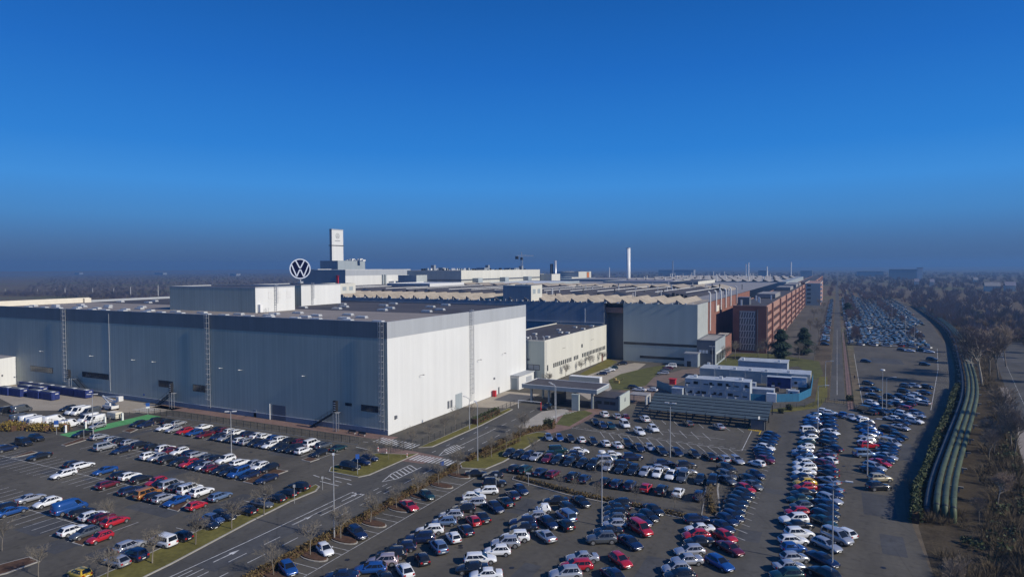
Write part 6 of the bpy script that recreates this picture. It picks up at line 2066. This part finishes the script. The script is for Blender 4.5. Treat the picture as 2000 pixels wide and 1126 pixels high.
# (row phrase, default heading in degrees from +y toward -x (0 = pointing away), snapped y or None, cars "px,py,colour+type[+flip]")
ROWS = [
 ('back row by the black fence', 0, 115.1, '308,826,Kh 329,829,Kh 349,831,Sh 398,840,Ws 429,842,Ks 440,846,Dh 451,848,Wh 463,850,Wh 484,850,Nh 504,855,Ws 517,859,Wh 536,861,Bh 550,863,We 567,866,Ke 586,870,Dh 609,871,Wv 632,876,Gu 661,882,Es'),
 ('row facing the fence row', 180, 110.0, '270,834,Kh 284,836,Nh 321,842,Wh 339,844,Sh 360,847,Rh 379,851,Bh 401,855,Ds 426,859,Nh 441,861,Sh 455,865,Kh 471,866,Wh- 485,870,Se- 499,872,Kh 511,873,Nh 527,876,Wh 545,878,Kh 560,881,Ks 575,886,Ku 592,889,We- 624,893,Kh'),
 ('row behind the white corner suv', 0, 97.1, '161,851,Ks- 194,855,Sh 221,859,Sh 237,862,Kh 254,864,Sh 275,866,Ke 300,872,Kh 326,874,Wu 333,881,Dh 350,879,Wh- 372,882,Nh 384,885,Se 409,888,Ge 425,892,Kh 440,897,Wu- 469,902,We 493,903,Sh- 506,908,Wh- 525,911,Ke-'),
 ('row with the bright blue people carrier', 180, 92.0, '205,873,Sv- 237,880,Nh 294,890,Wu- 307,900,Sh 329,899,Ku- 350,902,Kh 369,905,Rh 385,907,Nh 399,911,Sh 415,914,Dh- 432,916,Kh 448,918,Kh 466,920,Bv 487,926,Nh 521,933,Ns'),
 ('row with the cream suv by the brown bed', 0, 81.1, '12,889,Nu 77,892,Ks- 146,904,Kh 161,908,We 205,916,Bs- 239,922,Ke 254,930,Wh 276,932,Kh 307,938,Rh- 318,942,Kh 337,945,Sv 346,952,Gh 371,950,Wv 394,957,Wu 430,969,Le'),
 ('row with the orange van', 180, 76.0, '124,925,We 210,946,Dh- 256,957,Ne- 290,962,Ov- 303,968,Kh- 320,972,Sh- 345,976,Bs 384,983,Rc-'),
 ('row with the blue panel van', 0, 65.3, '60,971,Ss 92,979,Wh- 136,994,BV 160,1000,Kh 186,1008,We 196,1016,Dh 225,1018,Rh'),
 ('nearest left row by the small brown bed', 180, 60.2, '144,1034,We- 165,1038,Gh 195,1052,Rc 254,1031,Su- 22,1090,Bs- 5,1067,Kh'),
 ('row backed onto the grass verge', 90, None, '155,1116,Yc 228,1093,Sh 259,1078,Nu 318,1052,Wv 354,1044,Kh 404,1020,Ks- 416,1012,Lh- 437,1004,Ke- 480,994,Kh 512,981,Gh- 538,970,Kh 560,961,Kh 583,947,Ku 684,908,Ku- 706,900,Nh- 722,893,Nh-'),
 ('pair parked by the yellow shrubs', -90, None, '46,861,Kv 71,853,Ku'),
 ('white van rows by the left fence', 8, None, '8,800,Kv- 42,797,GV 41,814,GV 58,816,WV 70,819,WV 82,821,WV 100,817,WV 134,826,WV 133,796,Ke- 147,800,WV- 158,801,WV- 177,803,GV- 172,815,WV- 185,818,WV- 190,830,Sh-'),
 ('roadside bays along the hedge', -116, None, '563,1107,Bh 635,1071,Wc 698,1037,Ne 799,985,Rs 834,965,Ec'),
 ('first column by the roadside bays, left side', 122, None, '667,1121,Ns 724,1109,Be 746,1094,Cu 764,1078,Ku 787,1065,Nh 820,1047,Nu 839,1032,We 867,1016,Lh 881,1003,Sh 905,990,Kh 924,979,Se 926,968,Wh- 949,956,We 966,940,Ku-'),
 ('first column by the roadside bays, right side', 52, None, '752,1122,Ks 790,1110,Wh 824,1087,Kc 856,1063,Lu 885,1046,Wc 909,1032,Nh 924,1014,Rh 940,1007,Ks 968,988,Nh- 987,977,Ks 1001,964,Nh 1017,954,Nh-'),
 ('second column from the road, left side', 122, None, '922,1106,Ks 938,1088,We- 949,1119,Ws 971,1073,Wh 987,1056,Su 1006,1045,Wu 1022,1028,Ks 1020,1015,Ne 1044,1006,Sh 1060,991,Wm 1085,975,Ks'),
 ('second column from the road, right side', 52, None, '1065,1043,Ss 1080,1017,Nh- 1094,1022,Kh 1105,1003,Lv 1111,991,Ke- 1135,977,Ks-'),
 ('third column, the stack of dark cars', 122, None, '1104,1116,Su 1125,1101,Re 1137,1086,Ss 1174,1048,Gu 1187,1034,Ks 1199,1021,Sh 1200,1010,Gh 1202,1000,Kh 1204,990,Ks 1210,980,Kh'),
 ('third column, cars to its right', 52, None, '1195,1118,Nh 1212,1091,Rh- 1231,1056,Ns- 1251,1028,Rv- 1253,1013,Ns- 1267,1005,Kh- 1276,993,Ks-'),
 ('fourth column, left side', 122, None, '1320,1107,Sh 1327,1121,Kh 1341,1091,Ss 1346,1072,Se 1365,1055,Ks 1359,1042,Rh 1366,1030,Ws 1362,1011,Ne-'),
 ('fourth column, right side', 52, None, '1406,1096,Be- 1426,1068,Ds- 1417,1045,Rh- 1411,1025,Ns- 1422,1012,Nh- 1430,1005,Nh- 1436,995,Kh- 1434,985,Kh- 1440,976,Ke- 1449,968,Kh- 1454,961,Kh- 1456,952,Rh- 1469,945,Gs- 1466,935,Ke- 1476,925,Nh-'),
 ('cluster behind the fourth column', -128, None, '1420,912,Ku 1420,925,Ge 1416,936,Gs'),
 ('slanted row under the gate car park', 35, None, '1071,852,Lc- 1092,853,Bc- 1114,855,Kh- 1135,857,Wc 1158,860,Kh- 1182,864,Wh 1205,867,Ws 1224,864,Ku- 1248,873,Nh- 1270,872,Sc- 1291,879,Ke- 1322,881,Nh- 1356,885,Kh- 1386,889,Ks 1413,893,Sh 1439,896,Se-'),
 ('front row with three pale cars side by side', 182, 128.6, '999,896,Kh 1011,897,Kh 1027,898,Ne 1049,901,Ss 1069,904,Dh 1089,908,Ke 1112,912,Kh 1137,916,Kh 1159,917,Ku 1188,922,Sh 1212,928,Ks 1237,926,Ku 1259,931,Sh 1284,934,Wh 1310,937,Wh 1333,942,Gv 1367,946,Kh 1392,949,Ku'),
 ('cars behind the front row', -58, None, '1067,887,Ee 1090,876,Ev 1116,894,Ks 1124,885,Nh 1132,879,Wh 1178,899,Sv 1185,891,Es 1196,886,Ws 1218,906,Ke 1235,890,Nu 1285,913,Ss 1297,902,Nh 1340,906,Ku 1344,922,Se'),
 ('row along the tree strip', 0, 119.4, '1005,932,Ke 1026,930,Eu 1055,943,Ns 1080,946,De 1120,952,Ku 1142,957,Nh 1183,960,Kh 1203,966,Ne 1231,967,Nu 1262,974,Rh 1293,978,Ku 1325,985,Ws 1366,991,Nu'),
 ('dark pair by the mulched corner bed', -58, None, '930,922,Ks 961,927,Kh-'),
 ('double row by the bottom right lamp, left side', 122, None, '1536,1118,Ee 1542,1103,Ss- 1552,1086,Sh- 1550,1067,Bc- 1550,1052,We- 1561,1038,Wu- 1561,1023,Ks- 1550,1011,Wu 1556,997,Rh 1565,986,Gh 1562,972,Es 1569,960,Ks 1571,949,Rh 1571,940,Yh 1567,930,Ns 1570,921,Ws 1571,911,Wu 1567,902,Wh 1575,892,Lh 1566,885,Ns 1567,879,Ss 1574,871,Wc 1575,862,Eh 1580,853,Wh 1581,845,Kh 1581,838,Wv- 1590,830,Nh 1587,825,Ns 1584,819,Bh 1595,811,Lh'),
 ('double row by the bottom right lamp, right side', 52, None, '1609,1116,Ku 1607,1089,Ns- 1615,1061,Se- 1635,1044,Sv- 1642,1033,We 1611,1019,Es- 1610,1005,Ke- 1616,996,Kh- 1613,983,Ns- 1621,972,Se- 1624,961,Nh- 1622,951,Ls 1618,936,Ss 1615,923,Ks 1615,913,Ns 1611,904,De- 1619,897,Wh 1612,890,Ds 1615,883,Gs 1627,874,Nh 1620,866,Ke- 1619,858,Kh- 1620,850,Nh- 1622,842,Ws- 1622,834,Nh- 1620,826,Ns- 1617,819,Ns- 1615,813,Nh-'),
 ('top end of the double row', 90, None, '1610,802,Wc- 1627,806,Wh- 1646,809,Bc- 1661,812,Sc'),
 ('row along the right edge of the gate car park', -118, None, '1508,848,Nh 1504,854,Nh 1500,860,Ns 1497,866,Kh 1496,872,Wh 1491,878,Ns 1490,884,Nh 1494,890,Nh 1495,896,Dh 1478,903,Wc-'),
 ('red van row near the tree shadow, left side', 122, None, '1675,815,Ws 1688,819,Wh- 1692,826,Nh 1690,832,Ns 1695,839,Bh 1704,845,Bs 1696,851,Ss 1692,860,Wh 1696,867,Ru- 1689,883,Lv- 1716,947,Ku- 1719,931,Tu-'),
 ('red van row near the tree shadow, right side', -128, None, '1704,917,Ns 1709,909,Se 1719,902,Rs 1725,895,Ns 1731,889,Ss 1732,882,Ks 1735,877,Nh 1737,870,Ns 1739,862,Sv 1745,855,Ns 1756,850,Kh 1735,837,Ku 1759,833,Ss 1762,824,Nh 1786,820,Wu 1762,814,Nh 1741,815,Wh- 1787,810,Ss 1767,806,Wu 1790,804,Nh'),
 ('upper cluster of the east car park', -128, None, '1707,794,Bh- 1685,797,Kv- 1700,803,Kh- 1720,803,Ku 1736,803,Ke 1752,804,Ks 1767,796,Ru- 1706,785,Wh 1714,773,Ku 1700,771,Ss 1708,759,Es 1694,759,Ns 1696,747,Kh 1739,773,Kh 1749,782,Wh- 1754,788,Ns 1774,787,Nh- 1770,752,Gh 1789,752,Sh 1809,754,Kh 1766,762,Kh 1784,769,Wh- 1784,777,Wu 1805,765,Ns 1800,776,Nh 1802,785,Se- 1760,773,Nh 1726,787,Ku'),
 ('scattered cars on the empty middle of the east car park', -108, None, '1691,704,Kh 1761,682,Kh 1777,684,Ws 1820,700,Ku 1806,710,Kh 1800,682,Ks 1815,686,Ws'),
 ('gate car park under the gatehouse', 35, None, '1180,807,Wu 1204,811,Sh 1220,812,Dh 1259,816,Wu 1344,825,Gh 1404,831,Ss'),
 ('front cars of the gate car park', -145, None, '1162,822,Ks 1177,829,Nh 1192,830,Eh 1220,826,Wv 1249,841,Wu 1276,835,Wu'),
 ('little row on the works road bank', -70, None, '1295,727,Se- 1299,722,Gh- 1304,718,Dh- 1310,713,Wv-'),
 ('row before the cream annex lawn', -60, None, '1175,728,Nh- 1182,724,Sh- 1190,721,Ws- 1197,717,Eh- 1215,708,Ku-'),
 ('cars parked behind the gatehouse', -95, None, '1238,755,Kh 1252,759,Ws- 1269,760,Wh-'),
 ('lone car under the canopy', 178, None, '1068,793,Ku'),
 ('kerbside row along the avenue', 82, None, '1611,671,Ku- 1611,664,Ss- 1612,657,Ns- 1613,650,Dh- 1612,643,Ss- 1613,636,We-'),
]
cars = []
for phrase, hd, sy, txt in ROWS:
    row = []
    for q in txt.split():
        px, py, ct = q.split(',')
        px, py = float(px), float(py)
        c, k = ct[0], ct[1]
        flip = ct.endswith('-')
        zc = TYPES[k][3] * .5
        if sy is None:
            x, y = at(px, py, zc)
        else:
            y = sy
            x = aty(px, y, zc)
        row.append([x, y, R(hd + (180 if flip else 0) + rnd.uniform(-1.6, 1.6)), c, k, phrase, px, py, sy is not None])
    cars.append(row)
# keep bays apart: rows in line get a least spacing; the rest push off each other as three discs per car
for row in cars:
    if row and row[0][8]:
        row.sort(key=lambda r: r[0])
        for it in range(80):
            for a, b in zip(row[:-1], row[1:]):
                need = 2.28 + (.15 if 'V' in (a[4], b[4]) else 0)
                gap = b[0] - a[0]
                if gap < need:
                    a[0] -= (need - gap) / 2; b[0] += (need - gap) / 2
allc = [c for row in cars for c in row]
def discs(c):
    L = TYPES[c[4]][1]
    d = (-math.sin(c[2]), math.cos(c[2]))
    e = L / 2 - .95
    return [(c[0] + d[0] * t, c[1] + d[1] * t) for t in (-e, 0, e)]
for it in range(160):
    moved = 0
    for i in range(len(allc)):
        for j in range(i + 1, len(allc)):
            a, b = allc[i], allc[j]
            if abs(a[0] - b[0]) > 6 or abs(a[1] - b[1]) > 6: continue
            if a[8] and b[8] and a[1] == b[1]: continue
            mxp, vec = 0, None
            for p in discs(a):
                for q in discs(b):
                    dx, dy = q[0] - p[0], q[1] - p[1]
                    dd_ = math.hypot(dx, dy)
                    if dd_ < 1.96 and 1.96 - dd_ > mxp:
                        mxp = 1.96 - dd_
                        vec = (dx / (dd_ + 1e-6), dy / (dd_ + 1e-6))
            if vec:
                moved += 1
                wa, wb = (.5, .5) if a[8] == b[8] else ((.1, .9) if a[8] else (.9, .1))
                a[0] -= vec[0] * mxp * wa * .6; a[1] -= vec[1] * mxp * wa * .6
                b[0] += vec[0] * mxp * wb * .6; b[1] += vec[1] * mxp * wb * .6
    if not moved: break
print('cars', len(allc), 'relax', it, moved)

NEAR = 205.0
INDIV = 296      # the cars that show largest are things of their own; the rest join the distant mass
rank = sorted(math.hypot(c[0], c[1]) for c in allc if c[4] != 'V')
LIMIT = rank[INDIV]
rest = []
PROTO = {}
ncar = 0
for row in cars:
    if not row: continue
    xs = [r[6] for r in row]; ys = [r[7] for r in row]
    horiz = (max(xs) - min(xs)) > 1.2 * (max(ys) - min(ys))
    row.sort(key=(lambda r: r[6]) if horiz else (lambda r: -r[7]))
    cnt = {}
    for r in row: cnt[(r[3], r[4])] = cnt.get((r[3], r[4]), 0) + 1
    idx = {}
    for x, y, hd, c, k, phrase, px, py, sn in row:
        look = CN[c] + ' ' + TYPES[k][0]
        idx[(c, k)] = idx.get((c, k), 0) + 1
        if cnt[(c, k)] == 1:
            label = look + (' in the ' if not phrase.startswith(('lone', 'little', 'cars', 'front cars', 'scattered', 'dark pair', 'pair')) else ', ') + phrase
        else:
            label = ordn(idx[(c, k)]) + ' ' + look + (' from the left, ' if horiz else ' from the bottom, ') + phrase
        d = math.hypot(x, y)
        if k != 'V' and d > LIMIT:
            rest.append((x, y, hd, c, k))
            continue
        nm = 'panel_van' if k == 'V' else 'parked_car'
        key = CN[c].replace(' ', '_')
        k = rnd.choice(VAR.get(k, k))
        if d < NEAR or k == 'V':
            if k not in PROTO:
                root = bpy.data.objects.new(nm, None)
                root.empty_display_size = .3
                COL.objects.link(root)
                ms = MESH[k]
                put(ms['body'], 'body', root)
                for q, n2 in (('windscreen', 'windscreen'), ('rear_window', 'rear_window'), ('side_window', 'side_window'), ('side_window_r', 'side_window'), ('headlight', 'headlight'), ('headlight_r', 'headlight'), ('taillight', 'tail_light'), ('taillight_r', 'tail_light'), ('plate', 'number_plate')):
                    if k == 'V' and q == 'rear_window': continue
                    put(ms[q], n2, root)
                for w_ in ms['wheel_at']: put(ms['wheel'], 'wheel', root, w_)
                PROTO[k] = root
                o = root
            else:
                o = copy_tree(PROTO[k])
            for ch in o.children:
                if ch.name.split('.')[0] == 'body': set_paint(ch, key)
        else:
            o = bpy.data.objects.new(nm, MESH[k]['whole'])
            COL.objects.link(o)
            set_paint(o, key)
        o.location = (x, y, Z * 3)
        o.rotation_euler = (0, 0, hd + math.pi / 2)
        tag(o, label, 'van' if k == 'V' else 'car', 'cars parked in the lots' if k != 'V' else 'parked panel vans')
        ncar += 1
print('individual cars', ncar, 'rest', len(rest), 'limit', LIMIT)
# the far car park: too many and too small to count, one object
rr = random.Random(90)
far = MB()
fm = ['white', 'silver', 'dark_grey', 'black', 'navy', 'blue', 'red', 'light_blue']
fw = [28, 20, 18, 22, 9, 2, 3, 3]


def low_car(mb, x, y, a, c, sc=1.0):
    ca, sa = math.cos(a), math.sin(a)
    def T(u, w, z): return (x + u * ca - w * sa, y + u * sa + w * ca, z)
    prof = [(-2.1, .35, .8), (-2.05, .9, .85), (2.0, .78, .8), (2.15, .4, .72)]
    lo = [T(u, s * .88, z) for s in (-1, 1) for u, z, _ in prof]
    mb.face([lo[0], lo[3], lo[2], lo[1]], c); mb.face([lo[4], lo[5], lo[6], lo[7]], c)
    mb.face([lo[1], lo[2], lo[6], lo[5]], c); mb.face([lo[2], lo[3], lo[7], lo[6]], c); mb.face([lo[0], lo[1], lo[5], lo[4]], c)
    hh = rr.choice((1.4, 1.46, 1.5, 1.65))
    bt = [T(-1.95, -.8, .9), T(1.0, -.8, .9), T(1.0, .8, .9), T(-1.95, .8, .9)]
    tp = [T(-1.45, -.62, hh), T(.15, -.62, hh), T(.15, .62, hh), T(-1.45, .62, hh)]
    for i in range(4):
        j = (i + 1) % 4
        mb.face([bt[i], bt[j], tp[j], tp[i]], 9)
    mb.face(tp, c)


for col in range(9):
    x0 = 9.6 + col * 6.1
    for side in (-1, 1):
        y = 386 + rr.random() * 2
        while y < 955:
            y += rr.choice((2.6, 2.7, 2.7, 2.8, 5.4))
            x = x0 + side * 1.45 + rr.uniform(-.5, .5)
            lim = 43 + (y - 385) * .03 + (6 if y > 520 else 0)
            if x > lim or (482 < y < 494) or rr.random() < .08: continue
            if x0 < 16 and 640 < y < 720: continue
            low_car(far, x + rr.uniform(-.2, .2), y, R(rr.choice((55, 70, 90)) * side + (180 if rr.random() < .5 else 0)) + math.pi / 2, rr.choices(range(8), fw)[0])
for y in range(396, 900, 3):
    if rr.random() < .8:
        low_car(far, -5.6 + rr.uniform(-.2, .2), y, R(8 * rr.random()) + (math.pi if rr.random() < .5 else 0), rr.choices(range(8), fw)[0])
    if rr.random() < .45 and y > 560:
        low_car(far, 5.8 + rr.uniform(-.2, .2), y, R(90 + 8 * rr.random()), rr.choices(range(8), fw)[0])
for y in range(960, 1500, 4):
    for x in (12, 20, 30, 40):
        if rr.random() < .5: low_car(far, x, y, rr.random() * 6.28, rr.choices(range(8), fw)[0])
FM = [CN[c].replace(' ', '_') for c in CN]
base = len(fm) + 2
mats_far = [PAINT[q] for q in fm] + [M['car_glass'], M['trim']] + [PAINT[q] for q in FM] + [M['trim'], M['lamp_clear'], M['lamp_red'], M['rim']]
for x, y, hd, c, k in rest:
    me = MESH[k]['whole']
    k0 = len(far.v)
    a = hd + math.pi / 2
    ca, sa = math.cos(a), math.sin(a)
    far.v += [(x + v.co.x * ca - v.co.y * sa, y + v.co.x * sa + v.co.y * ca, v.co.z + Z * 3) for v in me.vertices]
    mi = {0: base + list(CN).index(c), 1: base + len(FM), 2: 8, 3: base + len(FM) + 1, 4: base + len(FM) + 2, 5: base + len(FM) + 3}
    for p in me.polygons:
        far.f.append(tuple(k0 + i for i in p.vertices)); far.m.append(mi[p.material_index])
tag(far.build('distant_parked_cars', mats_far), kind='stuff')

# ------------------------------------------------------------------ a walker in the east car park
x, y = at(1669, 741)
sk_ = [((0, 0, .98), .13), ((0, 0, 1.2), .15), ((0, 0, 1.42), .13), ((0, 0, 1.52), .06), ((0, .02, 1.66), .105), ((0, .0, 1.76), .07),
       ((.19, 0, 1.40), .065), ((.25, .04, 1.12), .05), ((.24, -.10, .88), .04), ((.245, -.16, .80), .035), ((-.19, 0, 1.40), .065), ((-.25, -.05, 1.12), .05), ((-.25, .10, .90), .04), ((-.25, .15, .82), .035),
       ((.10, 0, .90), .10), ((.11, -.16, .50), .075), ((.11, -.05, .08), .05), ((.12, -.22, .04), .045), ((-.10, 0, .90), .10), ((-.11, .17, .50), .075), ((-.11, .32, .10), .05), ((-.11, .18, .04), .045)]
ed = [(0, 1), (1, 2), (2, 3), (3, 4), (4, 5), (2, 6), (6, 7), (7, 8), (8, 9), (2, 10), (10, 11), (11, 12), (12, 13), (0, 14), (14, 15), (15, 16), (16, 17), (0, 18), (18, 19), (19, 20), (20, 21)]
me = bpy.data.meshes.new('person')
me.from_pydata([p for p, r in sk_], ed, [])
pe = bpy.data.objects.new('person', me)
COL.objects.link(pe)
sm = pe.modifiers.new('skin', 'SKIN')
for i, (p, r) in enumerate(sk_):
    me.skin_vertices[0].data[i].radius = (r, r * .85)
me.skin_vertices[0].data[0].use_root = True
ss = pe.modifiers.new('smooth', 'SUBSURF')
ss.levels = ss.render_levels = 1
me.materials.append(mat('dark_clothing', (.03, .032, .045), .9, .2, 6))
pe.location = (x, y, Z * 3)
tag(pe, 'person in dark clothes walking on the open asphalt beside the rail strip', 'person')
haze_box()
